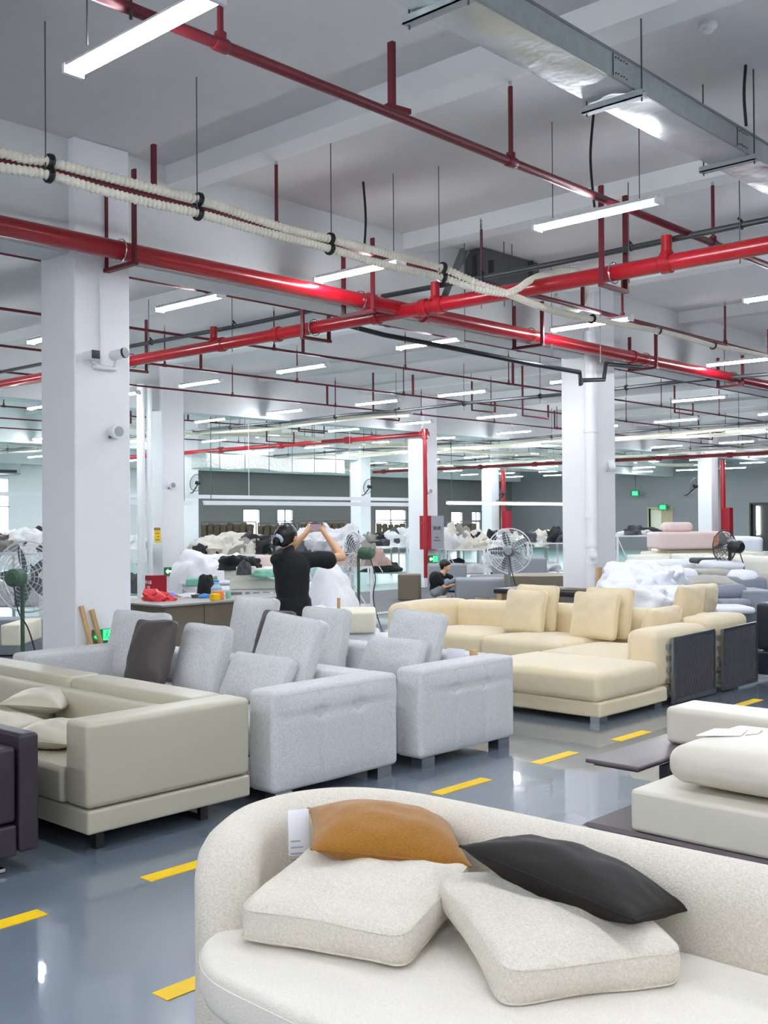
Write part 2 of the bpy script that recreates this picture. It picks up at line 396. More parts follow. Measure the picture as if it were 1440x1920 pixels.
# columns
COLS = {}
desc = {(0, 0): 'big white square column nearest on the left with two cameras', (1, 0): 'white square column right of centre with a white drainpipe',
        (1, 1): 'white square column behind the left bench with a yellow notice', (2, 1): 'white square column carrying the silver fire cabinet',
        (2, 2): 'distant white column left of the photographing woman with a wall fan', (3, 2): 'distant white column right of the photographing woman',
        (4, 2): 'distant white column behind the bright strip light', (4, 1): 'distant white column at right behind the pink wrapped foam'}
for i in range(-1, 6):
    for j in range(-1, 3):
        if (i, j) not in desc and not (fwd := (i in (-1,) or j == -1)): 
            lab, grp = 'white square column hidden behind nearer columns', 'hidden columns'
        elif (i, j) in desc: lab, grp = desc[(i, j)], None
        else: continue
        x, y = GX0+GDX*i, GY0+GDY*j
        if (i, j) in ((0, 1), (0, 2), (1, 2), (2, 0), (3, 0), (4, 0), (5, 0), (5, 1)): continue
        t = thing('column', lab, 'column', (x+CW/2, y+CW/2, 0), 0, grp); COLS[(i, j)] = t
        ztop = CEIL
        mb().rbox((x, y, 0), (x+CW, y+CW, ztop), .012, seg=1, inner=1).build('shaft', M['column'], t, smooth=False)
# yellow tape dashes on the floor
def dash(u0, v0, u1, v1, lab):
    a = onZ(u0, v0); c = onZ(u1, v1); y = (a.y+c.y)/2
    tag(mb().box((a.x, y-.045, 0), (c.x, y+.045, .003)).build('floor_tape', M['yellow'], smooth=False), lab, 'tape')
dash(-45, 1745, 83, 1712, 'yellow tape dash cut by the left edge of the photo')
dash(275, 1650, 395, 1612, 'yellow tape dash left of the ivory boucle sofa end')
dash(815, 1488, 915, 1461, 'yellow tape dash just beyond the boucle sofa back')
dash(1000, 1431, 1080, 1411, 'yellow tape dash left of the dark tray table')
dash(1150, 1388, 1217, 1372, 'yellow tape dash below the cream velvet chaise')
dash(1380, 1322, 1428, 1312, 'yellow tape dash furthest away by the rope-backed sofa')
dash(300, 1870, 420, 1822, 'yellow tape dash in the lamp reflection beside the boucle base')
# ================================================================ CEILING SERVICES
def red_u_hanger(parent, along, c, ztop, r=.09, off=.30):
    # trapeze hanger: two flat bars and an angle below the pipe, with a hoop
    ax = Vector((1, 0, 0)) if along == 'x' else Vector((0, 1, 0)); si = Vector((0, 1, 0)) if along == 'x' else Vector((1, 0, 0))
    c = Vector(c); b = mb()
    for s in (-.15, off-.05):
        p = c+si*s; b.bar(p+Vector((0, 0, -.13)), Vector((p.x, p.y, ztop)), .045, .02)
    b.bar(c+si*-.17+Vector((0, 0, -.12)), c+si*(off-.03)+Vector((0, 0, -.12)), .05, .03)
    b.build('hanger', M['dred'], parent)
    mb().ring(c+ax*-.03, r, .006, ax, 20, 5).build('hoop', M['chrome'], parent)
def fitting(b, p, ax, r, l=.1):
    p = Vector(p); ax = Vector(ax); b.tube([p-ax*l/2, p-ax*l/2*.8, p+ax*l/2*.8, p+ax*l/2], [r*1.12, r*1.25, r*1.25, r*1.12], 14)
P1Y, P1Z, P1R = 7.35, 3.81, .075
t = thing('red_main_pipe', 'thick bright red pipe running left to right past both big columns', 'pipe', (20, P1Y, P1Z))
b = mb().cyl((-6, P1Y, P1Z), (44, P1Y, P1Z), P1R, 18); b.build('pipe_run', M['red'], t)
for x in (7.78, 8.62, 12.9, 18.5): b = mb(); fitting(b, (x, P1Y, P1Z), (1, 0, 0), P1R); b.build('coupling', M['red'], t)
for x, zt in ((1.2, 4.4), (4.92, 4.43), (7.66, 4.40), (10.55, 4.2), (13.25, 4.15), (15.95, 4.15), (18.8, 4.15), (24, 4.15)): red_u_hanger(t, 'x', (x, P1Y, P1Z), zt)
P2X, P2Z = 8.2, 3.77
t = thing('red_main_pipe', 'thick bright red pipe crossing above the hall, descending from the right edge', 'pipe', (P2X, 8, P2Z))
mb().cyl((P2X, -4, P2Z), (P2X, 33, P2Z), .07, 18).build('pipe_run', M['red'], t)
for y in (7.0, 7.66, 4.35, 9.2, 10.2, 6.8): b = mb(); fitting(b, (P2X, y, P2Z), (0, 1, 0), .07); b.build('coupling', M['red'], t)
for y, zt in ((4.88, 4.5), (8.62, 4.2), (12.1, 4.35), (2.2, 4.5), (17.0, 4.3), (21, 4.3)):
    red_u_hanger(t, 'y', (P2X, y, P2Z), zt)
for y in (4.35, 6.86, 10.35):
    b = mb(); b.cyl((P2X, y, P2Z+.05), (P2X, y, 4.0), .045, 12); b.tube([(P2X, y, P2Z+.05), (P2X, y, P2Z+.1)], [.07, .05], 12); b.build('riser', M['red'], t)
for xx, lab in ((19.93, 'distant red pipe ending above the fire cabinet column'), (34.0, 'red pipe line in the far distance on the right')):
    t = thing('red_main_pipe', lab, 'pipe', (xx, 20, 3.73))
    ya, yb = (17.05, 30) if xx < 25 else (8, 32)
    mb().cyl((xx, ya, 3.73), (xx, yb, 3.73), .06, 12).build('pipe_run', M['red'], t)
    y = ya
    while y < yb: b = mb(); fitting(b, (xx, y, 3.73), (0, 1, 0), .075, .2); y += 2.6; b.build('coupling', M['red'], t)
    if xx < 25:
        mb().tube([(xx-.06, 16.98, 3.73), (xx-.06, 16.98, .25)], .055, 12).build('downpipe', M['red'], t)
        mb().cyl((xx-.06, 16.98, 1.55), (xx-.06, 16.98, 1.6), .1).build('collar', M['red'], t); mb().cyl((xx-.06, 16.98, 3.6), (xx-.06, 16.98, 3.85), .08).build('collar', M['red'], t)
for (i, j), lab in (((4, 2), 'red riser beside the distant column behind the strip light'), ((4, 1), 'red riser beside the distant right column')):
    x, y = GX0+GDX*i+CW+.15, GY0+GDY*j-.1
    t = thing('red_riser_pipe', lab, 'pipe', (x, y, 0))
    mb().cyl((x, y, 0), (x, y, 3.7), .09).build('pipe_run', M['red'], t)
    mb().box((x-.12, y-.3, .9), (x+.15, y-.02, 2.0)).build('fire_box', M['redbox'], t, smooth=False)
# sprinkler lines along x with upright heads
SPL = [(4.22, 4.02, .030, 'dark red sprinkler pipe high in the foreground below the ceiling'),
       (6.52, 4.0, .027, 'dark red sprinkler pipe behind the two cream corrugated hoses'),
       (8.78, 4.0, .022, 'dark red sprinkler pipe just behind the left big column')]
SPL += [(11.1+2.32*k, 4.0, .018, None) for k in range(9)]
rnd = random.Random(4)
for k, (y, z, r, lab) in enumerate(SPL):
    grp = None
    if lab is None: lab, grp = '%s thin dark red sprinkler pipe counting away from the photographer' % ('fourth fifth sixth seventh eighth ninth tenth eleventh twelfth'.split()[k-3]), 'far sprinkler lines'
    if abs(y-17.5) < .5: y = 18.1
    t = thing('sprinkler_pipe', lab, 'pipe', (10, y, z), 0, grp)
    xs = 1.0 if k < 3 else 3.0; xe = 40 if k < 3 else 44
    mb().cyl((xs, y, z), (xe, y, z), r, 10 if k < 3 else 6).build('pipe_run', M['dred'], t)
    x = {0: 3.42, 1: 5.81, 2: 6.9}.get(k, 4.2+rnd.random()*1.5)
    n = 0
    if k == 0: x = onY(413, 70, y).x
    while x < xe and n < 14:
        if k == 0 and n == 1: x = onY(958, 303, y).x
        if k == 0 and n == 2: x = onY(1337, 450, y).x
        b = mb(); b.cyl((x, y, z), (x, y, 4.52), r*.55, 8 if k < 3 else 5); b.cyl((x, y, z-.0), (x, y, z+.06), r*1.05, 8 if k < 3 else 5)
        b.build('riser', M['dred'], t)
        h = mb().cyl((x, y, 4.52), (x, y, 4.58), .014, 6); h.cyl((x, y, 4.60), (x, y, 4.605), .02, 8); h.build('sprinkler_head', M['chrome'], t)
        fb = mb(); fitting(fb, (x, y, z), (1, 0, 0), r, .09); fb.build('tee', M['dred'], t)
        x += 2.7 if k else 2.67; n += 1
    if k == 0:
        for x in (onY(742, 205, y).x,): mb().bar((x, y+.03, z+.02), (x, y+.03, 4.46), .04, .03).bar((x-.05, y+.03, z+.05), (x+.12, y+.0, z+.05), .04, .03).build('bracket', M['dred'], t)
    else:
        for x in (onY(293, 355, y).x if k == 1 else 5.4, 10.4, 15.4): mb().bar((x, y+.03, z+.02), (x, y+.03, 4.40), .035, .03).build('bracket', M['dred'], t)
# black pipe beside the red cross pipe, with its elbow and the lengthwise run
t = thing('black_pipe', 'dark grey pipe running just above the red crossing pipe', 'pipe', (8.3, 8, 4))
B2 = [(8.32, -3, 4.0), (8.32, 3.4, 4.0), (8.32, 5.5, 3.985), (8.32, 8.2, 4.0), (8.32, 10, 3.985), (8.32, 12.5, 4.0), (8.32, 17, 4.0), (8.32, 30, 4.0)]
mb().tube(curve_pts(B2, 5), .026, 10).build('pipe_run', M['dkpipe'], t)
mb().tube([(8.32, 8.36, 4.0), (8.32, 8.36, 3.74), tuple(onY(644, 610, 8.34))], .032, 10).build('elbow', M['black'], t)
for y in (3.75, 4.75, 6.35, 8.0, 10.1, 11.8, 13.2):
    b = mb().cyl((8.28, y, 3.68), (8.28, y, 4.55), .005, 5); b.build('rod', M['wire'], t)
    mb().ring((8.32, y, 4.0), .033, .008, (0, 1, 0), 12, 5).cyl((8.32, y, 4.03), (8.32, y+.03, 4.06), .012, 6).build('clamp', M['black'], t)
t = thing('black_pipe', 'black pipe sagging to the right column and stepping round it', 'pipe', (10, 7.1, 3.6))
for x, yq in ((9.6, 7.6), (10.9, 7.3), (11.8, 7.18)): mb().cyl((x, yq, 3.6), (x, yq, CEIL), .004, 5).build('rod', M['wire'], t)
Y7 = 7.15
def p7(u, v, y=Y7): return tuple(onY(u, v, y))
mb().tube([p7(644, 608, 8.34), p7(720, 628, 8.05), p7(860, 655, 7.6), p7(1000, 683, 7.25), p7(1087, 698), p7(1089, 722), p7(1092, 713), p7(1132, 712), p7(1136, 682), p7(1200, 689)], .028, 10).build('pipe_run', M['black'], t)
for xx, dz, lab in ((15.75, 3.80, 'long dark pipe crossing the middle of the ceiling'), (23.7, 3.80, 'long dark pipe crossing the far ceiling'), (31.4, 3.85, 'furthest dark pipe crossing below the ceiling')):
    t = thing('black_pipe', lab, 'pipe', (xx, 14, dz)); P = []
    y = 2
    while y < 34: P.append((xx, y, dz+.015*math.sin(y*1.7))); y += 1.5
    mb().tube(P, .03, 7).build('pipe_run', M['dkpipe'], t)
    b = mb(); y = 4.0
    while y < 32: b.cyl((xx, y, dz-.12), (xx, y, 4.55), .006, 4); b.cyl((xx, y-.02, dz), (xx, y+.02, dz), .045, 8); y += 1.7
    b.build('hanger_rods', M['black'], t)
# cream corrugated hoses
def hose(P, r, label, corr=True, n=10, pitch=.036):
    Pc = curve_pts(P, 10); L = [0]
    for a, c in zip(Pc, Pc[1:]): L.append(L[-1]+(c-a).length)
    if not corr: return mb().tube(Pc, r, 7)
    N = int(L[-1]/(pitch/2)); Q = []; R = []; j = 0
    for i in range(N+1):
        s = L[-1]*i/N
        while j < len(L)-2 and L[j+1] < s: j += 1
        f = (s-L[j])/max(1e-9, L[j+1]-L[j]); Q.append(Pc[j].lerp(Pc[j+1], min(1, f))); R.append(r*(1.0 if i % 2 else .74))
    return mb().tube(Q, R, n)
YH = 6.0
def ph(u, v, dy=0): return onY(u, v, YH+dy)
up = [onY(-160, 258, YH), ph(0, 286), ph(45, 297), ph(90, 303), ph(180, 326), ph(280, 352), ph(370, 374), ph(450, 400), ph(540, 430), ph(617, 448), ph(720, 474), ph(828, 502), ph(870, 520, -.1), ph(910, 537, -.22), ph(955, 552, -.28), ph(1000, 570, -.25), ph(1040, 583, -.12), ph(1085, 594)]
lo = [onY(-160, 288, YH), ph(0, 314), ph(90, 328), ph(190, 357), ph(280, 380), ph(370, 400), ph(480, 431), ph(617, 466), ph(720, 496), ph(828, 520), ph(880, 538, -.2), ph(940, 550, -.30), ph(970, 542, -.34), ph(990, 528, -.34), ph(1012, 518, -.25), ph(1040, 512, -.1), ph(1065, 510, .1)]
t = thing('corrugated_hose', 'upper cream corrugated hose sweeping across the picture', 'hose', tuple(up[0]))
hose(up, .035, '').build('hose_run', M['cream_hose'], t)
for u, v in ((90, 303), (370, 374), (617, 448), (828, 502)): 
    c = ph(u, v); mb().ring(c, .042, .011, (1, 0, -.1), 16, 6).ring(c+Vector((.018, 0, 0)), .042, .011, (1, 0, -.1), 16, 6).build('clamp', M['black'], t)
t = thing('corrugated_hose', 'lower cream corrugated hose curling up over the red crossing pipe', 'hose', tuple(lo[0]))
hose(lo, .034, '').build('hose_run', M['cream_hose'], t)
for u, v in ((90, 328), (370, 400), (617, 466), (828, 520)): 
    c = ph(u, v); mb().ring(c, .040, .011, (1, 0, -.1), 16, 6).ring(c+Vector((.018, 0, 0)), .040, .011, (1, 0, -.1), 16, 6).build('clamp', M['black'], t)
loopc = onY(1062, 545, 6.6)
t = thing('corrugated_hose', 'loop of cream corrugated hose hanging behind the red crossing pipe', 'hose', tuple(loopc))
hose([onY(u, v, 6.6) for u, v in ((1030, 520), (1050, 508), (1080, 508), (1097, 530), (1099, 560), (1085, 580), (1062, 577), (1042, 552))], .034, '', n=9, pitch=.05).build('hose_run', M['cream_hose'], t)
far = [ph(1085, 594), ph(1120, 600), ph(1160, 607), ph(1200, 614), ph(1237, 621), ph(1290, 634), ph(1337, 648), ph(1390, 658), ph(1440, 668), ph(1500, 680)]
t = thing('cable_hose', 'smooth cream cable hose continuing right below the near ceiling', 'hose', tuple(far[0]))
hose(far, .030, '', corr=False).build('hose_run', M['cream_hose'], t)
for u, v in ((1110, 598), (1234, 620), (1337, 648)): 
    c = ph(u, v); mb().ring(c, .04, .012, (1, 0, -.1), 16, 6).build('clamp', M['black'], t)
# suspended rods
def rod(u, vtop, vbot, y, lab, r=.004, m='wire', bend=0):
    a = onY(u, vtop, y); z0 = onY(u, vbot, y).z; zt = CEIL-.002 if a.z > 4.3 else a.z
    P = [(a.x, y, zt), (a.x+bend, y, (zt+z0)/2), (a.x, y, z0)]
    return tag(mb().tube(curve_pts(P, 6) if bend else P, r, 6).build('hanging_rod' if m == 'wire' else 'hanging_cable', M[m], smooth=True), lab, 'rod' if m == 'wire' else 'cable')
rod(84, 0, 318, YH-.02, 'thin rod holding the corrugated hoses near the left edge')
rod(368, 80, 392, YH-.02, 'thin rod holding the corrugated hoses left of centre')
rod(620, 268, 458, YH-.02, 'thin rod holding the corrugated hoses near the middle')
rod(822, 265, 515, YH-.02, 'thin rod holding the corrugated hoses above the pipe crossing')
rod(737, 320, 470, 6.4, 'thin hooked wire holding a tube light above the pipe crossing')
rod(1035, 228, 420, 4.68, 'thin hooked wire holding the left end of the right ceiling light')
rod(1198, 245, 372, 3.75, 'thin wire holding the right end of the right ceiling light')
rod(1113, 212, 388, 4.35, 'black cable dropping from the ceiling to the right tube light', .011, 'black', -.05)
rod(681, 342, 480, 6.75, 'black cable dropping from the ceiling behind the hoses', .011, 'black', .03)
rod(1398, 126, 236, 3.14, 'black cable dropping from the ceiling behind the air duct', .011, 'black', -.03)
rod(245, -20, 36, 4.2, 'dark green flex above the nearest tube light', .008, 'dkpipe')
rod(163, -20, 84, 4.4, 'thin rod holding the nearest tube light')
# sheet metal air duct along x
DY0, DY1, DZ0, DZ1 = 3.16, 3.46, 4.14, 4.29
t = thing('air_duct', 'galvanised sheet metal air duct hung in the upper right corner', 'duct', (6, (DY0+DY1)/2, DZ0))
b = mb(); nx = 90; x0_, x1_ = 1.5, 12.0
V = []; Fc = []
for i in range(nx+1):
    x = x0_+(x1_-x0_)*i/nx
    for j in range(7):
        yy = DY0+(DY1-DY0)*j/6; e = math.sin(math.pi*j/6)
        V.append((x, yy, DZ0-.022*e*(.5+.9*noise.noise(Vector((x*1.5, yy*4, 2))))-(.02*noise.noise(Vector((x*3.1, yy*6, 0))))*e))
for i in range(nx):
    for j in range(6): a = i*7+j; Fc.append((a, a+1, a+8, a+7))
b.add(V, Fc); b.build('duct_underside', M['galv'], t)
b = mb().box((x0_, DY0, DZ0), (x1_, DY0+.004, DZ1)).box((x0_, DY1-.004, DZ0), (x1_, DY1, DZ1)).box((x0_, DY0, DZ1-.004), (x1_, DY1, DZ1)); b.build('duct_sides', M['galvflat'], t, smooth=False)
b = mb()
for x in (x0_, x1_): pass
b.box((x0_, DY0-.008, DZ1-.012), (x1_, DY0, DZ1+.003)); b.box((x0_, DY0-.003, DZ0-.003), (x1_, DY0+.01, DZ0)); b.build('seam_lip', M['steel'], t, smooth=False)
for x in (4.0, 5.62, 7.15, 8.8, 10.4):
    b = mb().box((x-.03, DY0-.05, DZ0-.05), (x+.03, DY1+.06, DZ0-.042)).box((x-.03, DY0-.05, DZ0-.05), (x-.024, DY1+.06, DZ0-.01)).box((x+.0, DY0-.05, DZ0-.02), (x+.035, DY1+.06, DZ0-.014)); b.build('support_channel', M['galvflat'], t, smooth=False)
    [mb().cyl((x, q, DZ0-.07), (x, q, CEIL-.002), .006, 6).build('threaded_rod', M['wire'], t) for q in (DY0-.03, DY1+.04)]
for x in (5.35, 6.95):
    b = mb().box((x, DY0-.004, DZ0+.01), (x+.004, DY0, DZ1-.01)); n = 0
    for zz in (DZ0+.03, DZ1-.03):
        for q in range(5): b.cyl((x+.03+q*.03, DY0-.006, zz+.004*(q % 2)), (x+.03+q*.03, DY0, zz+.004*(q % 2)), .004, 6)
    b.build('rivets', M['black'], t, smooth=False)
# smoke detector
p = onZ(1328, 45, CEIL)
t = thing('smoke_detector', 'small round white smoke detector on the ceiling at upper right', 'smoke detector', (p.x, p.y, CEIL))
mb().tube([(p.x, p.y, CEIL), (p.x, p.y, CEIL-.02), (p.x, p.y, CEIL-.025)], [.055, .055, .04], 20).build('base', M['whitemetal'], t)
mb().tube([(p.x, p.y, CEIL-.025), (p.x, p.y, CEIL-.045), (p.x, p.y, CEIL-.055)], [.034, .034, .02], 16).build('sensor', M['whitemetal'], t)
# ceiling tube lights on a grid
def make_light(name, label, loc, L=1.12, r=.014, detail=True):
    t = thing(name, label, 'light', loc)
    o = Vector(loc)
    b = mb(); V = [o+Vector((a, s*L/2, z)) for s in (-1, 1) for a, z in ((-.05, .004), (-.02, .04), (.02, .04), (.05, .004))]
    b.add(V, [(0, 1, 5, 4), (1, 2, 6, 5), (2, 3, 7, 6), (0, 3, 2, 1), (4, 5, 6, 7)]); b.build('reflector', M['whitemetal'], t, smooth=False)
    for s in (-1, 1):
        mb().cyl(o+Vector((s*.034, -L/2+.03, -.008)), o+Vector((s*.034, L/2-.03, -.008)), r, 7).build('tube', M['tube'], t)
    for s in (-1, 1): mb().box(o+Vector((-.055, s*(L/2-.02)-.012, -.03)), o+Vector((.055, s*(L/2-.02)+.012, .02))).build('lamp_holder', M['whitemetal'], t, smooth=False)
    return t
NL = {(2.9, 4.2): 'large bright twin tube light at the top left corner', (6.93, 4.25): 'bright twin tube light hanging upper right in front of the sprinkler pipe',
      (7.0, 6.76): 'tube light hidden partly by the hoses above the pipe crossing', (6.8, 8.98): 'tube light right of the left big column',
      (10.9, 11.68): 'tube light hanging between the sprinkler lines left of centre', (10.88, 14.08): 'tube light low beside the left bay beam',
      (10.8, 6.7): 'tube light above the top of the right column', (10.5, 8.9): 'tube light seen beyond the red pipe crossing',
      (10.76, 4.3): 'tube light cut by the right edge halfway up the ceiling'}
first = None
for (x, y), lab in NL.items():
    o = make_light('ceiling_light', lab, (x, y, 3.9), 1.16 if (x, y) == (2.9, 4.2) else 1.08)
    first = first or o
proto = make_light('ceiling_light', 'twin tube ceiling light among the far receding rows', (15.0, 4.6, 3.9), 1.12)
proto['group'] = 'far rows of ceiling lights'; nl = 1
near_ys = {2.9: [], 6.93: []}
for x in [15.0+3.95*k for k in range(9)]:
    for y in [4.6, 6.85, 9.35, 11.9, 14.15, 16.5, 19.0, 21.4, 23.8, 26.2, 28.8, 31.2, 33.6]:
        if x == 15.0 and y == 4.6: continue
        ang = math.atan2(y, x)-YAW
        if abs(ang) > .42: continue
        if abs(y-16.5) < .1 and False: continue
        o = copy_tree(proto); o.location = (x+rnd.uniform(-.12, .12), y+rnd.uniform(-.15, .15), 3.9)
for x in (6.9, 10.9):
    for y in (11.8, 14.2, 16.4, 19.0, 21.4, 23.8, 26.2, 28.8):
        if x == 10.9 and y < 15: continue
        o = copy_tree(proto); o.location = (x, y, 3.9)
# lights above and behind the photographer that also light the foreground
for x in (-5.0, -1.1, 2.9, 6.9, 10.9):
    for y in (-5.3, -2.9, -.5, 1.9, 4.3, 6.7, 9.1):
        if x >= 2.9 and y > 2.5: continue
        o = copy_tree(proto); o.location = (x, y, 3.9); o['label'] = 'twin tube ceiling light above the photographer outside the view'; o['group'] = 'ceiling lights outside the view'
# rods for the far lights and pipes: cable trays of cream cable along y
for xx, z, lab in ((15.95, 3.72, 'cream cable bundle crossing the middle ceiling'), (23.95, 3.68, 'cream cable bundle crossing the far ceiling'), (32.0, 3.75, 'furthest cream cable bundle under the ceiling'), (27.6, 3.9, 'thin cream cable run between the far lights')):
    P = []; y = 6.0 if xx > 16 else 14.0
    while y < 34: P.append((xx+.03*math.sin(y*2.1), y, z+.03*math.sin(y*1.3))); y += .8
    b = mb().tube(P, .035, 6).tube([Vector(q)+Vector((.08, 0, .05+.02*math.sin(i))) for i, q in enumerate(P)], .025, 6)
    tag(b.build('cable_bundle', M['cream_hose']), lab, 'cable')
for k, (y, z, lab) in enumerate(((20.6, 3.75, 'cream cable run along the hall behind the second column row'), (27.4, 3.8, 'furthest cream cable run along the hall'))):
    P = [(x, y+.03*math.sin(x*1.7), z+.04*math.sin(x*1.1)) for x in [12+.8*i for i in range(40)]]
    tag(mb().tube(P, .035, 6).tube([Vector(q)+Vector((0, .07, .07)) for q in P], .03, 6).build('cable_bundle', M['cream_hose']), lab, 'cable')
# low hooked drops of dark pipe hanging in the far bays
for k, (u, v, y, w_) in enumerate(((980, 770, 12.6, .9), (700, 775, 15.4, .8), (1265, 765, 12.0, .9), (1040, 795, 17.0, .8), (560, 800, 18.0, .8), (500, 820, 20.0, .9), (885, 760, 14.0, .8), (1310, 815, 15.0, .9))):
    a = onY(u, v, y); b = mb().tube([(a.x, y, CEIL), (a.x, y, a.z-.1), (a.x+w_, y, a.z-.1), (a.x+w_, y, a.z+.18)], .022, 7)
    tag(b.build('pipe_drop', M['dred']), 'short hooked drop of dark red pipe hanging in the middle bays', 'pipe', 'hooked pipe drops')
# foil wrapped duct and a cluttered service cluster in the back
a = onZ(383, 858, 3.5)
t = thing('insulated_duct', 'white foil wrapped duct hung at the back left of centre', 'duct', (20, 22.6, 3.1))
x0_, x1_ = onY(372, 880, 22.6).x, onY(633, 868, 22.6).x
mb().rbox((x0_, 22.3, 3.02), (x1_, 22.9, 3.42), .03, 2, 14, wob=.05, fr=1.3).build('duct_body', M['foil'], t)
b = mb()
for k in range(6): xx = x0_+(x1_-x0_)*(k+.5)/6; b.cyl((xx, 22.25, 3.0), (xx, 22.25, CEIL), .008, 5)
b.build('rods', M['wire'], t)
# grey fan-coil box and stub pipes behind the crossing
a = onY(905, 500, 7.62)
t = thing('fan_coil_unit', 'grey metal box on the beam above the pipe crossing', 'air conditioner', (a.x, 7.5, 4.0))
mb().box((onY(880, 500, 7.6).x, 7.4, onY(880, 530, 7.6).z), (onY(985, 500, 7.6).x, 7.67, onY(880, 470, 7.6).z)).build('casing', M['wire'], t, smooth=False)
for u, vt, vb in ((890, 478, 525), (921, 452, 520)): q = onY(u, vt, 7.3); mb().cyl((q.x, 7.3, 4.55), (q.x, 7.3, onY(u, vb, 7.3).z), .034, 8).build('stub_pipe', M['black'], t)
q = onY(995, 440, 7.0); b = mb(); b.tube(curve_pts([(q.x, 7.0, 4.55), (q.x, 7.0, 4.3), (q.x-.03, 7.0, 4.22), (q.x-.2, 7.0, 4.2)], 4), .03, 8)
b.build('stub_pipe', M['black'], t)
b = mb(); q = onY(868, 468, 7.2); q2 = onY(834, 555, 7.2); b.bar(q, q2, .06, .04); b.bar(q+Vector((.09, 0, 0)), q2+Vector((.05, 0, .1)), .03, .03); b.build('brace', M['glass'], t)
b = mb()
for u in (871, 945, 960): q = onY(u, 500, 7.1); b.cyl((q.x, 7.1, 4.0), (q.x, 7.1, 4.72), .006, 5)
b.build('rods', M['wire'], t)
# suspended lamp rail over the work tables
t = thing('lamp_rail', 'long horizontal aluminium rail hung over the far work tables', 'rail', (18, 18.5, 2.1))
mb().box((4, 18.45, 2.14), (21.8, 18.52, 2.22)).build('rail', M['whitemetal'], t, smooth=False)
b = mb()
for x in (6, 9.2, 12.4, 15.6, 18.8): b.cyl((x, 18.48, 2.2), (x, 18.48, 4.6), .008, 5)
b.build('rods', M['whitemetal'], t)
for xa, xb, z, y, m, lab in ((22.6, 28.6, 2.10, 18.55, 'strip', 'brilliant long strip light hung between the fire cabinet and the right column'),
                             (7.0, 8.8, 1.97, 18.3, 'strip', 'bright strip light at the left edge below the rail'),
                             (11.4, 13.9, 2.02, 18.3, 'whitemetal', 'unlit white strip fitting below the rail left of the woman'),
                             (14.2, 21.5, 2.03, 18.3, 'whitemetal', 'long unlit white strip fitting below the rail')):
    t = thing('strip_light', lab, 'light', ((xa+xb)/2, y, z))
    mb().box((xa, y-.03, z+.02), (xb, y+.03, z+.06)).build('casing', M['whitemetal'], t, smooth=False)
    mb().box((xa+.02, y-.035, z-.03), (xb-.02, y+.035, z+.02)).build('diffuser', M[m], t, smooth=False)
    [mb().cyl((q, y, z+.05), (q, y, CEIL), .008, 5).build('rod', M['wire'], t) for q in (xb-.2, xa+.2)]
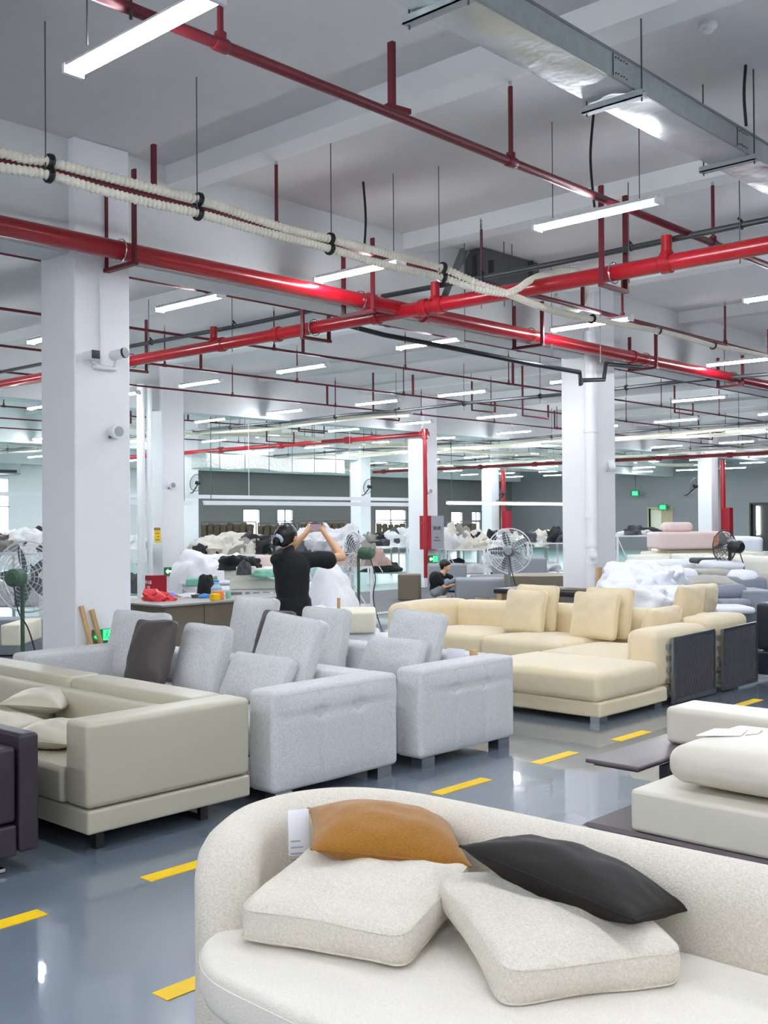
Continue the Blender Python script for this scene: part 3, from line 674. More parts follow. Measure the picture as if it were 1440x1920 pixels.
# ================================================================ SOFAS
def basis(o, c, x, y, z):
    R = Matrix((Vector(x).normalized(), Vector(y).normalized(), Vector(z).normalized())).transposed().to_4x4()
    o.matrix_world = Matrix.Translation(c) @ R
def upright(o, c, lean=.25, tw=0, roll=0):
    "stand a cushion facing -x, leaning back towards +x"
    Rz = Matrix.Rotation(tw, 3, 'Z'); n = Rz @ Vector((-math.cos(lean), 0, math.sin(lean))); up_ = Rz @ Vector((math.sin(lean), 0, math.cos(lean)))
    wd = up_.cross(n); Rr = Matrix.Rotation(roll, 3, n); basis(o, c, Rr @ wd, Rr @ up_, n)
def lying(o, c, rz=0, pitch=0, rollx=0):
    o.matrix_world = Matrix.Translation(c) @ (Matrix.Rotation(rz, 4, 'Z') @ Matrix.Rotation(pitch, 4, 'Y') @ Matrix.Rotation(rollx, 4, 'X'))
def block_cushion(name, w_, h_, t_, m, seam=None, r=None, seed=0, bulge=.05, wob=.006, nseam=2, te=None):
    "gusseted cushion in its own xy plane, z = thickness: near-square outline, thin soft edge, full middle"
    te = te or t_*.42; rc = r or .05; N = 22; V = []; Fc = []
    cs = [math.sin(math.pi/2*(2*i/N-1)) for i in range(N+1)]
    def outl(u, v, g=0):
        # square with rounded corners and slightly hollow sides
        x, y = u*w_/2, v*h_/2; hx, hy = w_/2-rc, h_/2-rc; qx, qy = max(-hx, min(hx, x)), max(-hy, min(hy, y)); dx, dy = x-qx, y-qy
        L = math.hypot(dx, dy); mxd = max(abs(dx), abs(dy))
        if L > 1e-9: x, y = qx+dx/L*mxd, qy+dy/L*mxd
        k = .03; x *= 1-k*(1-v*v)*abs(u)**3; y *= 1-k*(1-u*u)*abs(v)**3
        return x*(1+g), y*(1+g)
    def Z(u, v, s):
        e = max(0, (1-abs(u)**2.6)*(1-abs(v)**2.6)); z = te/2+(t_/2+bulge*.45-te/2)*e**.62
        return s*(z+wob*e**.3*noise.noise(Vector((u*2.6+seed*1.7, v*2.6+s*5, seed)))*2.4)
    n1 = N+1
    for s in (1, -1):
        for i in range(n1):
            for j in range(n1):
                x, y = outl(cs[i], cs[j]); nn = noise.noise_vector(Vector((cs[i]*1.3+seed, cs[j]*1.3, s)))*wob; V.append((x+nn.x, y+nn.y, Z(cs[i], cs[j], s)))
    for k_, s in enumerate((1, -1)):
        for i in range(N):
            for j in range(N):
                a_ = k_*n1*n1; q = [a_+i*n1+j, a_+(i+1)*n1+j, a_+(i+1)*n1+j+1, a_+i*n1+j+1]; Fc.append(tuple(q if s > 0 else q[::-1]))
    per = [(i, 0) for i in range(N)]+[(N, j) for j in range(N)]+[(i, N) for i in range(N, 0, -1)]+[(0, j) for j in range(N, 0, -1)]
    P_ = len(per); mid0 = len(V)
    for f in (.5, -.5) if te > .03 else (0,):
        for (i, j) in per:
            x, y, z = V[i*n1+j]; g = .012/max(.05, math.hypot(x, y))*(1-f*f); V.append((x*(1+g), y*(1+g), te/2*f))
    rows = [[i*n1+j for i, j in per]]+[[mid0+q*P_+k for k in range(P_)] for q in range((len(V)-mid0)//P_)]+[[n1*n1+i*n1+j for i, j in per]]
    for ra, rb in zip(rows, rows[1:]):
        for k in range(P_): k2 = (k+1) % P_; Fc.append((ra[k], rb[k], rb[k2], ra[k2]))
    o = mb().add(V, Fc).build(name, m, None, angle=1.1); me = o.data; o.location = (0, 0, 0); PINV[o.name] = Matrix.Identity(4)
    xs, ys, zs = zip(*V); tgt = ((max(xs)+min(xs))/2, (max(ys)+min(ys))/2, min(zs)); me.transform(Matrix.Translation(tgt))
    for s in ((0, n1*n1) if nseam == 2 else (0,)):
        Q = [V[s+i*n1+j] for i, j in per]; Q = [(x*1.004, y*1.004, z) for x, y, z in Q]; Q.append(Q[0]); mb().tube(Q, .003, 5, caps=False).build('piping', seam or m, o, local=True)
    return o
def throw_pillow(name, w_, h_, t_, m, seam=None, N=26, seed=0, k=.10, p=.55, wr=.006, crease=0):
    V = []; Fc = []; idx = {}
    def P(u, v, s):
        x = w_/2*u*(1-k*(1-v*v)*abs(u)**3); y = h_/2*v*(1-k*(1-u*u)*abs(v)**3)
        e = max(0, (1-u*u)*(1-v*v)); z = t_/2*e**p
        ed = max(0, 1-e)
        z += wr*e**.4*noise.noise(Vector((u*3+seed, v*3, s*4)))*2
        if crease: z += crease*e**.5*math.sin(14*(u-v)+2*noise.noise(Vector((u*2, v*2, seed))))*max(0, abs(u)-.35)*.6
        return (x, y, s*max(z, 0))
    cs = [math.sin(math.pi/2*(2*i/N-1)) for i in range(N+1)]
    for s in (1, -1):
        for i in range(N+1):
            for j in range(N+1):
                edge = i in (0, N) or j in (0, N)
                key = (i, j, 0 if edge else s)
                if key not in idx: idx[key] = len(V); V.append(P(cs[i], cs[j], s))
    for s in (1, -1):
        for i in range(N):
            for j in range(N):
                q = [idx[(a, c, 0 if (a in (0, N) or c in (0, N)) else s)] for a, c in ((i, j), (i+1, j), (i+1, j+1), (i, j+1))]
                Fc.append(tuple(q if s > 0 else q[::-1]))
    b = mb().add(V, Fc); o = b.build(name, m, None, angle=1.3); me = o.data
    zs = [v.co.z for v in me.vertices]; me.transform(Matrix.Translation((0, 0, -t_/2 if min(zs) >= -1e-6 else 0)))
    o.location = (0, 0, 0); PINV[o.name] = Matrix.Identity(4); zmid = [me.vertices[idx[(0, 0, 0)]].co.z][0]
    pts = [V[idx[(i, 0, 0)]] for i in range(N+1)]+[V[idx[(N, j, 0)]] for j in range(1, N+1)]+[V[idx[(i, N, 0)]] for i in range(N-1, -1, -1)]+[V[idx[(0, j, 0)]] for j in range(N-1, -1, -1)]
    me.transform(Matrix.Translation((0, 0, -zmid)))
    xs = [v.co.x for v in me.vertices]; cx = (max(xs)+min(xs))/2; ys = [v.co.y for v in me.vertices]; cy = (max(ys)+min(ys))/2
    mb().tube([(p_[0], p_[1], 0) for p_ in pts], .0035, 5, caps=False).build('piping', seam or m, o, local=True)
    return o
def feet(t, spots, h, sz=.09, m='chrome'):
    for x, y in spots: mb().box((x-sz/2, y-sz*.35, 0), (x+sz/2, y+sz*.35, h)).build('foot', M[m], t, smooth=False)
# ---- aubergine sofa at the left edge
t = thing('aubergine_sofa', 'dark aubergine leather sofa cut by the left edge', 'sofa', (2.0, 6.0, 0))
mb().rbox((2.565, 4.70, .10), (2.665, 7.6, .655), .02, 3, 4, wob=.002).build('backrest', M['purple'], t)
mb().rbox((1.75, 4.715, .245), (2.555, 7.5, .60), .02, 3, 4, (.0, .0, .02), wob=.003).build('arm', M['purple'], t)
mb().rbox((1.72, 4.71, .09), (2.555, 7.58, .235), .012, 2, 3).build('base', M['purple'], t)
mb().box((2.30, 4.76, .015), (2.52, 4.80, .03)).box((2.30, 4.76, 0), (2.33, 4.80, .1)).build('sled_leg', M['chrome'], t, smooth=False)
mb().box((1.80, 5.2, 0), (2.5, 5.26, .1)).build('leg', M['black'], t, smooth=False)
# ---- cream leather sofa
t = thing('cream_leather_sofa', 'cream leather sofa with a long low arm, in front of the light grey sofas', 'sofa', (3.4, 6.5, 0))
mb().rbox((2.93, 4.71, .225), (3.975, 4.925, .655), .03, 4, 8, (0, .008, .004), .002, 1).build('arm', M['leather'], t)
mb().rbox((2.93, 4.71, .10), (3.975, 8.6, .218), .014, 3, 8).build('base', M['leather'], t)
for k, (a, c) in enumerate(((4.93, 6.19), (6.20, 8.6))):
    mb().rbox((3.72, a, .22), (3.975, c, .655), .035, 4, 8, (.006, 0, .006), .003, k).build('backrest', M['leather'], t)
    mb().rbox((3.60, a+.01, .36), (3.74, c-.01, .60), .04, 3, 8, (.015, 0, .0), .004, k).build('back_cushion', M['leather'], t)
    mb().rbox((2.915, a+.005, .222), (3.62, c-.005, .405), .03, 4, 10, (.012, 0, .022), .004, k+4).build('seat_cushion', M['leather'], t)
mb().rbox((3.02, 4.78, 0), (3.07, 4.84, .1), .004, 1, 1).build('leg', M['black'], t)
mb().bar((3.72, 4.82, .0), (3.72, 4.82, .1), .03, .05).bar((3.72, 5.4, .01), (3.72, 4.82, .01), .04, .012).build('leg', M['black'], t)
mb().box((3.1, 5.0, .06), (3.9, 8.5, .1)).build('under_frame', M['black'], t, smooth=False)
mb().rbox((3.02, 8.3, 0), (3.07, 8.36, .1), .004, 1, 1).build('leg', M['black'], t)
mb().rbox((3.82, 8.3, 0), (3.87, 8.36, .1), .004, 1, 1).build('leg', M['black'], t)
def lay(o, label, cat, c, rz, pitch=0, rollx=0, group=None): lying(o, c, rz, pitch, rollx); return tag(o, label, cat, group)
lay(throw_pillow('leather_pillow', .52, .40, .15, M['leather'], seed=1), 'flat cream leather pillow on top of another on the leather seat', 'pillow', onZ(82, 1313, .535), .72, .02, .06)
lay(throw_pillow('leather_pillow', .50, .40, .15, M['leather'], seed=2), 'cream leather pillow half hidden by the leather sofa arm', 'pillow', onZ(108, 1375, .475), .55, .0, .03)
lay(throw_pillow('leather_pillow', .50, .42, .16, M['leather'], seed=3), 'cream leather pillow cut by the left edge above the aubergine sofa', 'pillow', onZ(-28, 1285, .50), .5, .0, .1)
lay(throw_pillow('leather_pillow', .50, .42, .16, M['leather'], seed=4), 'cream leather pillow just above the aubergine sofa back', 'pillow', onZ(-10, 1362, .47), .5, .0, .02)
# ---- light grey fabric sofas
def tufted(b, x0, x1, y, z0, z1, nx, zt, sgn=-1):
    "panel with shallow stitched channels, facing -y"
    NX, NZ = 48, 22; V = []; Fc = []
    seams = [x0+(x1-x0)*(k+1)/(nx) for k in range(nx-1)]
    for i in range(NX+1):
        x = x0+(x1-x0)*i/NX
        for j in range(NZ+1):
            z = z0+(z1-z0)*j/NZ; d = 0
            for s in seams:
                d += .011*math.exp(-((x-s)/.014)**2)
                d += .034*math.exp(-(((x-s)/.05)**2+((z-zt)/.02)**2))
            d += .008*math.exp(-((z-zt)/.014)**2)
            puff = .014*(1-(2*(x-x0)/(x1-x0)-1)**8)*(1-(2*(z-z0)/(z1-z0)-1)**8)
            V.append((x, y-puff+d, z))
    for i in range(NX):
        for j in range(NZ): a = i*(NZ+1)+j; Fc.append((a, a+NZ+1, a+NZ+2, a+1))
    b.add(V, Fc); return seams
def grey_sofa(label, x0, x1, y0, y1, loc):
    t = thing('grey_fabric_sofa', label, 'sofa', loc)
    b = mb().rbox((x0, y0, .07), (x1, y0+.23, .66), .035, 4, 8, (.004, 0, .008), .003, 3)
    b.build('arm', M['gfab'], t, angle=1.2)
    b = mb(); sm = tufted(b, x0+.035, x1-.035, y0, .10, .625, 3, .50); b.build('quilted_panel', M['gfab'], t, angle=2)
    mb().rbox((x1-.24, y0+.22, .07), (x1, y1, .66), .035, 4, 10, (.006, 0, .008), .003, 4).build('backrest', M['gfab'], t, angle=1.2)
    n = 3
    for k in range(n):
        a = y0+.235+(y1-y0-.47)*k/n; c = y0+.235+(y1-y0-.47)*(k+1)/n
        mb().rbox((x0-.0, a+.004, .25), (x1-.24, c-.004, .43), .05, 4, 8, (.01, 0, .02), .005, k).build('seat_cushion', M['gfab'], t, angle=1.2)
    mb().rbox((x0+.01, y0+.23, .07), (x1-.23, y1-.02, .25), .02, 2, 6).build('base', M['gfab'], t)
    feet(t, ((x0+.09, y0+.06), (x1-.12, y0+.06), (x0+.09, y1-.1), (x1-.1, y1-.1)), .07, .13, 'chrome')
    return t
g1 = grey_sofa('light grey woven sofa with a quilted arm, directly behind the cream leather sofa', 4.14, 5.215, 4.70, 7.25, (4.7, 6.2, 0))
mb().rbox((4.0, 7.24, .07), (5.2, 7.46, .69), .035, 4, 10, (0, .004, .008), .003, 9).build('arm', M['gfab'], g1, angle=1.2)
g2 = grey_sofa('light grey woven sofa with a paper label, between the first grey sofa and the aisle', 5.39, 6.44, 4.66, 8.0, (5.9, 6.2, 0))
mb().bar(onX(648, 1010, 6.0), onX(648, 1010, 6.0), .001) if False else None
def cushion(u, v, x, w_, h_, t_, label, lean=.25, tw=0, roll=0, m='gfab', seed=0, group=None, bulge=.05, name='sofa_cushion', nseam=2):
    o = block_cushion(name, w_, h_, t_, M[m], seed=seed, bulge=bulge, nseam=nseam); upright(o, onX(u, v, x), lean, tw, roll); return tag(o, label, 'cushion', group)
cushion(256, 1212, 4.86, .64, .54, .17, 'big light grey cushion standing behind the dark cushion at left', .25, .05, .0, seed=1)
cushion(283, 1222, 4.60, .45, .46, .12, 'dark brown grey cushion leaning between two light grey cushions', .32, .0, .04, 'dkpil', seed=2, bulge=.07, nseam=1)
cushion(380, 1235, 4.84, .48, .49, .17, 'light grey cushion standing right of the dark cushion', .28, .0, .0, seed=3)
cushion(484, 1272, 4.72, .60, .32, .16, 'low light grey lumbar cushion in front of the tilted big one', .5, .0, .0, seed=4)
cushion(540, 1220, 4.93, .56, .48, .17, 'big tilted light grey cushion above the first grey arm', .35, .0, -.08, seed=5)
cushion(474, 1180, 6.08, .50, .55, .17, 'light grey cushion standing left of the woman in black', .22, .05, .0, seed=6)
cushion(514, 1192, 5.88, .34, .42, .11, 'dark grey brown cushion peeking out left of the woman waist', .4, .1, .0, 'dkpil', seed=7, bulge=.05, nseam=1)
cushion(606, 1200, 6.08, .50, .52, .17, 'light grey cushion standing right in front of the woman hip', .2, .0, .0, seed=8)
cushion(737, 1234, 5.92, .56, .30, .15, 'low light grey lumbar cushion behind the second grey arm', .5, .0, .0, seed=9)
cushion(778, 1203, 6.12, .50, .46, .17, 'light grey cushion standing tallest beside the cream velvet sofa', .28, .0, -.05, seed=10)
p = onZ(873, 1222, .66)
o = mb().add([p+Vector(q) for q in ((-.02, .16, .003), (-.02, .02, .003), (.12, .02, .006), (.12, .16, .006))], [(0, 1, 2, 3)])
o = mb().rbox(onX(862, 1230, 6.19)+Vector((0, -.04, -.04)), onX(862, 1230, 6.19)+Vector((.008, .12, .05)), .002, 1, 1).build('paper_label', M['paper']); tag(o, 'white paper label on the backrest of the second grey sofa', 'label')
tag(mb().rbox(onX(885, 1226, 6.2)+Vector((0, -.02, -.02)), onX(885, 1226, 6.2)+Vector((.05, .03, .03)), .01, 2, 1).build('cardboard_tag', M['wood']), 'small brown cardboard tag beside the white paper label', 'tag')
# ---- cream velvet sectional
t = thing('velvet_sectional_sofa', 'cream velvet corner sofa with two dark woven back panels', 'sofa', (9.0, 6.2, 0))
V_ = M['velvet']
mb().rbox((7.50, 4.60, .055), (8.62, 6.0, .175), .02, 3, 6, wob=.003).build('base', V_, t)
mb().rbox((7.49, 4.61, .18), (8.50, 5.9, .405), .055, 5, 12, (.012, .012, .03), .007, 2).build('seat_cushion', V_, t, angle=2)
mb().rbox((8.52, 4.95, .18), (9.62, 5.9, .40), .055, 4, 8, (.012, .012, .025), .006, 5).build('seat_cushion', V_, t, angle=2)
mb().rbox((8.60, 4.66, .055), (10.3, 6.0, .175), .02, 2, 6).build('base', V_, t)
mb().rbox((8.50, 4.64, .17), (9.50, 4.95, .655), .07, 5, 10, (.01, .02, .015), .008, 3).build('back_cushion', V_, t, angle=2)
mb().rbox((9.53, 4.66, .17), (10.40, 4.98, .70), .07, 5, 10, (.01, .02, .015), .008, 4).build('back_cushion', V_, t, angle=2)
# long run facing the aisle
mb().rbox((9.10, 5.9, .055), (10.25, 8.2, .20), .02, 2, 6).build('base', V_, t)
mb().rbox((9.02, 5.92, .20), (9.95, 6.98, .42), .06, 5, 10, (.015, .01, .03), .008, 6).build('seat_cushion', V_, t, angle=2)
mb().rbox((9.05, 7.0, .20), (9.98, 8.02, .42), .06, 5, 10, (.015, .01, .03), .008, 7).build('seat_cushion', V_, t, angle=2)
mb().rbox((9.05, 8.02, .06), (10.25, 8.36, .70), .10, 5, 10, (.03, .0, .03), .01, 8).build('arm', V_, t, angle=2)
mb().rbox((9.95, 4.9, .06), (10.28, 8.1, .70), .10, 5, 12, (.02, .0, .02), .01, 9).build('backrest', V_, t, angle=2)
feet(t, ((7.60, 4.67), (8.5, 4.67), (7.6, 5.9), (10.1, 8.2), (10.2, 4.75)), .055, .12)
for (xa, xb, y) in ((8.70, 9.50, 4.60), (9.68, 10.42, 4.60)):
    b = mb(); N = 26
    for k in range(N):
        x = xa+.03+(xb-xa-.06)*(k+.5)/N; P = [(x+.006*math.sin(z*38+k*math.pi), y-.012-.004*math.cos(z*38+k*math.pi), z) for z in [.05+.53*q/14 for q in range(15)]]
        b.tube(P, .012, 5)
    b.box((xa+.03, y-.006, .05), (xb-.03, y, .58)); b.build('woven_panel', M['rope'], t)
    b = mb().bar((xa, y-.01, .04), (xb, y-.01, .04), .03, .04).bar((xa, y-.01, .585), (xb, y-.01, .60), .025, .03).bar((xb, y-.01, .04), (xb, y-.01, .60), .02, .03).bar((xa, y-.01, .02), (xa, y-.01, .59), .03, .03)
    b.build('metal_frame', M['steel'], t, smooth=False)
    b = mb()
    for k in range(5): b.box((xa-.045, y+.0, .1+k*.10), (xa+.0, y+.03, .14+k*.10))
    b.build('strap', M['steel'], t, smooth=False)
VC = 'cream velvet cushion '
cushion(1006, 1140, 9.82, .52, .50, .15, VC+'behind the leftmost front one', .2, .0, 0, 'velvet', 21, name='velvet_cushion', nseam=1)
cushion(985, 1146, 9.62, .50, .46, .15, VC+'in front at the left end of the sofa back', .25, .0, 0, 'velvet', 22, name='velvet_cushion', nseam=1)
cushion(1140, 1149, 9.84, .54, .52, .15, VC+'behind the front one near the sofa middle', .2, .0, 0, 'velvet', 23, name='velvet_cushion', nseam=1)
cushion(1116, 1154, 9.62, .52, .48, .15, VC+'in front near the sofa middle', .25, .0, 0, 'velvet', 24, name='velvet_cushion', nseam=1)
o = block_cushion('velvet_cushion', .56, .52, .17, V_, seed=25, nseam=1); 
c = onY(1236, 1188, 5.08); basis(o, c, (1, .0, 0), (-.02, -.28, 1), (0, 1, .28)); tag(o, VC+'leaning against the inside of the first woven panel back', 'cushion')
c = onY(1290, 1138, 5.1); o = block_cushion('velvet_cushion', .5, .44, .15, V_, seed=26, nseam=1); basis(o, c, (1, .05, 0), (0, -.2, 1), (0, 1, .2)); tag(o, VC+'at the far corner, partly behind the leaning one', 'cushion')
c = onY(1316, 1134, 5.25); o = block_cushion('velvet_cushion', .52, .44, .15, V_, seed=27, nseam=1); basis(o, c, (1, .05, 0), (0, -.2, 1), (0, 1, .2)); tag(o, VC+'furthest right at the corner', 'cushion')
# ---- pale leather platform sofa with dark trays
t = thing('platform_sofa', 'low sofa of pale cream leather blocks on a dark tray platform at right', 'sofa', (5.2, 1.6, 0))
L2 = M['leather2']
b = mb(); V = [(4.40, 2.80, .20), (5.95, 2.80, .20), (5.95, -1.2, .20), (4.40, -1.2, .20), (4.47, 2.72, .165), (5.9, 2.72, .165), (5.9, -1.1, .165), (4.47, -1.1, .165), (4.42, 2.78, .215), (5.94, 2.78, .215), (5.94, -1.18, .215), (4.42, -1.18, .215)]
b.add(V, [(8, 9, 10, 11), (0, 1, 9, 8), (1, 2, 10, 9), (2, 3, 11, 10), (3, 0, 8, 11), (4, 5, 1, 0), (5, 6, 2, 1), (6, 7, 3, 2), (7, 4, 0, 3), (7, 6, 5, 4)]); b.build('lower_tray', M['tray'], t, smooth=False)
mb().box((4.52, -1.0, .09), (5.8, 2.62, .165)).build('under_frame', M['trayblk'], t, smooth=False)
for x, y in ((4.55, 2.6), (4.55, .9), (5.75, 2.6), (5.75, .9)): mb().box((x, y, 0), (x+.04, y+.05, .12)).build('leg', M['trayblk'], t, smooth=False)
SB = mb().rbox((4.41, -1.0, .217), (5.22, 2.55, .41), .022, 4, 10, (.004, .004, .012), .003, 2).build('seat_block', L2, t)
mb().tube([(4.412, 2.53, .392), (4.412, -1, .392)], .003, 5).build('piping', M['leather2'], SB)
b = mb().rbox((4.76, 2.70, .402), (5.72, 3.01, .425), .010, 2, 3).build('upper_tray', M['tray'], t)
mb().box((4.80, 2.73, .388), (5.70, 2.98, .402)).build('tray_edge', M['trayblk'], t, smooth=False)
mb().box((5.0, 2.62, .2), (5.6, 2.72, .39)).build('tray_support', M['trayblk'], t, smooth=False)
mb().rbox((5.36, -1.0, .426), (5.68, 2.88, .625), .03, 4, 8, (.004, .004, .006), .003, 3).build('back_bolster', L2, t)
mb().box((5.38, -1.0, .21), (5.66, 2.6, .426)).build('bolster_support', M['trayblk'], t, smooth=False)
o = mb().rbox((-.36, -.62, -.085), (.36, .62, .085), .075, 5, 12, (.01, .01, .03), .006, 5, 3).build('leather_cushion', L2, None, angle=2); PINV[o.name] = Matrix.Identity(4)
o.location = (4.86, 1.80, .415); tag(o, 'puffy pale leather cushion lying on the platform sofa with papers on it', 'cushion')
b = mb(); P = [onZ(1305, 1380, .625), onZ(1340, 1367, .632), onZ(1402, 1369, .63), onZ(1390, 1380, .632)]
b.add([q+Vector((0, 0, 0)) for q in P]+[q+Vector((0, 0, .004)) for q in P], [(0, 1, 2, 3), (7, 6, 5, 4), (0, 4, 5, 1), (1, 5, 6, 2), (2, 6, 7, 3), (3, 7, 4, 0)])
tag(b.build('paper_sheets', M['paper'], smooth=False), 'white paper sheets lying on the puffy leather cushion', 'paper')
P = [onZ(1398, 1380, .63), onZ(1405, 1371, .63), onZ(1430, 1371, .63), onZ(1422, 1378, .63)]
tag(mb().add([tuple(q) for q in P]+[tuple(q+Vector((0, 0, .006))) for q in P], [(0, 1, 2, 3), (7, 6, 5, 4), (0, 4, 5, 1), (1, 5, 6, 2), (2, 6, 7, 3), (3, 7, 4, 0)]).build('leather_swatch', M['leather'], smooth=False), 'small leather swatch beside the paper sheets', 'swatch')
# ---- navy sofa at right edge
t = thing('navy_sofa', 'navy leather sofa at the right edge behind the woven panels', 'sofa', (11.4, 4.0, 0))
mb().rbox((10.70, 3.2, .30), (12.2, 4.72, .78), .04, 3, 6, wob=.004).build('backrest', M['navy'], t)
mb().rbox((10.68, 3.2, .05), (12.2, 4.73, .29), .03, 3, 6).build('base', M['navy'], t)
# ---- ivory boucle sofa in the foreground
t = thing('boucle_sofa', 'ivory boucle sofa with a curved wraparound back in the foreground', 'sofa', (2.4, 1.6, 0))
path = [(2.06, 2.55), (2.15, 2.66), (2.29, 2.78), (2.47, 2.87), (2.65, 2.87), (2.80, 2.79), (2.89, 2.62), (2.92, 2.35), (2.93, 1.9), (2.94, 1.5), (2.95, 1.1), (2.93, .7), (2.85, .3), (2.6, 0.0)]
Pc = curve_pts([(x, y, 0) for x, y in path], 6); V = []; Fc = []; TH = .20
N = len(Pc); K = 22
Ls = [0]
for a, c in zip(Pc, Pc[1:]): Ls.append(Ls[-1]+(c-a).length)
for i, p in enumerate(Pc):
    tn_ = (Pc[min(i+1, N-1)]-Pc[max(i-1, 0)]).normalized(); out = Vector((-tn_.y, tn_.x, 0))    # outwards = left of travel
    s = Ls[i]; f = min(1, s/.20); hgt = .27+.405*math.sqrt(max(0, 1-(1-f)**2.2)); th = TH*(.45+.55*math.sqrt(max(0, 1-(1-min(1, s/.12))**2)))
    hgt += .0
    for k in range(K):
        if k < 6: q = Vector((p.x, p.y, .06+(hgt-.10-.06)*k/6))-out*(th/2)
        elif k < 16:
            a = math.pi*(k-6)/9.0; q = Vector((p.x, p.y, hgt-.10+.10*math.sin(a)))-out*(th/2)*math.cos(a)
        else: q = Vector((p.x, p.y, hgt-.10-(hgt-.10-.06)*(k-15)/6))+out*(th/2)
        V.append(q)
for i in range(N-1):
    for k in range(K-1): a = i*K+k; Fc.append((a, a+K, a+K+1, a+1))
Fc.append(tuple(range(K))); Fc.append(tuple((N-1)*K+k for k in range(K-1, -1, -1)))
mb().add(V, Fc).build('wraparound_back', M['boucle'], t, angle=1.6)
def slab(outline, z0, z1, r, bul=.02):
    n = len(outline); C = Vector((sum(p[0] for p in outline)/n, sum(p[1] for p in outline)/n, 0)); V = []; Fc = []
    prof = [(r, z0), (r*.3, z0+r*.3), (0, z0+r), (0, (z0+z1)/2), (0, z1-r), (r*.12, z1-r*.5), (r*.45, z1-r*.12), (r, z1)]
    for inn, z in prof:
        for p in outline:
            d = (C-Vector((p[0], p[1], 0))).normalized()*inn; V.append((p[0]+d.x, p[1]+d.y, z))
    rings = [.8, .55, .3, .1]
    for f in rings:
        for p in outline:
            q = C+(Vector((p[0], p[1], 0))-C)*f; V.append((q.x, q.y, z1+bul*(1-f*f)))
    L = len(prof)+len(rings)
    for l in range(L-1):
        for i in range(n): Fc.append((l*n+i, l*n+(i+1) % n, (l+1)*n+(i+1) % n, (l+1)*n+i))
    Fc.append(tuple((L-1)*n+i for i in range(n))); Fc.append(tuple(reversed(range(n))))
    return V, Fc
ol = curve_pts([(1.84, 1.0, 0), (1.835, 1.6, 0), (1.84, 2.1, 0), (1.86, 2.38, 0), (1.96, 2.55, 0), (2.10, 2.62, 0), (2.3, 2.74, 0), (2.5, 2.80, 0), (2.70, 2.76, 0), (2.80, 2.55, 0), (2.84, 2.2, 0), (2.85, 1.6, 0), (2.85, .9, 0), (2.8, .4, 0), (2.4, .2, 0), (2.0, .3, 0), (1.86, .6, 0), (1.84, 1.0, 0)], 5)[:-1]
ol = [(p.x, p.y) for p in ol][::-1]
V, Fc = slab(ol, .285, .42, .035, .015); BS = mb().add(V, Fc).build('seat_cushion', M['boucle2'], t, angle=2)
ol2 = [(x+(.03 if x < 2.2 else 0), y-(.02 if y > 2 else 0)) for x, y in ol]
V, Fc = slab(ol2, .05, .28, .02, 0); mb().add(V, Fc).build('base', M['boucle2'], t, angle=2)
P = [(x-.0005 if x < 2.2 else x, y, .39) for x, y in ol]; P.append(P[0]); mb().tube(P, .0025, 4, caps=False).build('piping', M['boucle2'], BS)
feet(t, ((2.05, 2.2), (2.05, .8), (2.8, 2.3), (2.8, .8)), .05, .08, 'black')
# cushions on it
o = block_cushion('boucle_cushion', .54, .52, .13, M['boucle'], seed=31, bulge=.045, r=.055, te=.085, wob=.012); lay(o, 'square ivory boucle cushion at left under the amber pillow', 'cushion', Vector((2.335, 2.27, .515)), math.radians(-73), .0, .10)
o = block_cushion('boucle_cushion', .50, .54, .13, M['boucle'], seed=32, bulge=.045, r=.055, te=.085, wob=.012); lay(o, 'square ivory boucle cushion at right under the charcoal pillow', 'cushion', Vector((2.525, 1.70, .52)), math.radians(-32), .0, .14)
o = throw_pillow('amber_pillow', .50, .42, .20, M['amber'], seed=3, k=.06); ax_, ay_ = Vector((.36, -.32, -.07)), Vector((.246, .342, .02)); basis(o, Vector((2.59, 2.395, .622)), ax_, ay_-ax_.normalized()*ay_.dot(ax_.normalized()), ax_.cross(ay_)); tag(o, 'amber woollen pillow resting on the left boucle cushion', 'pillow')
o = throw_pillow('charcoal_pillow', .56, .40, .17, M['darkpillow'], seed=5, k=.05, crease=.012); ax_, ay_ = Vector((.03, -.50, -.08)), Vector((.30, -.06, -.08)); basis(o, Vector((2.665, 1.72, .615)), ax_, ay_-ax_.normalized()*ay_.dot(ax_.normalized()), ax_.cross(ay_)); tag(o, 'charcoal brown pillow leaning on the boucle back above the right cushion', 'pillow')
# hanging paper label on the inner back
p = onD(561, 1604, 3.62)
b = mb().rbox((-.035, -.002, -.075), (.035, .002, .075), .001, 1, 2); 
lb = b.build('paper_label', M['paper']); PINV[lb.name] = Matrix.Identity(4); q = mb()
for k in range(6): q.box((-.028, -.0035, -.055+k*.02), (.024-(k % 3)*.01, -.0022, -.050+k*.02))
q.build('printed_lines', M['print'], lb, smooth=False, local=True)
for v in lb.data.vertices: pass
LABEL_LB = lb
lb.matrix_world = Matrix.Translation(p) @ Matrix.Rotation(-.62, 4, 'Z') @ Matrix.Rotation(-.12, 4, 'X')
tag(lb, 'white printed paper label on the curved boucle back left of the amber pillow', 'label')
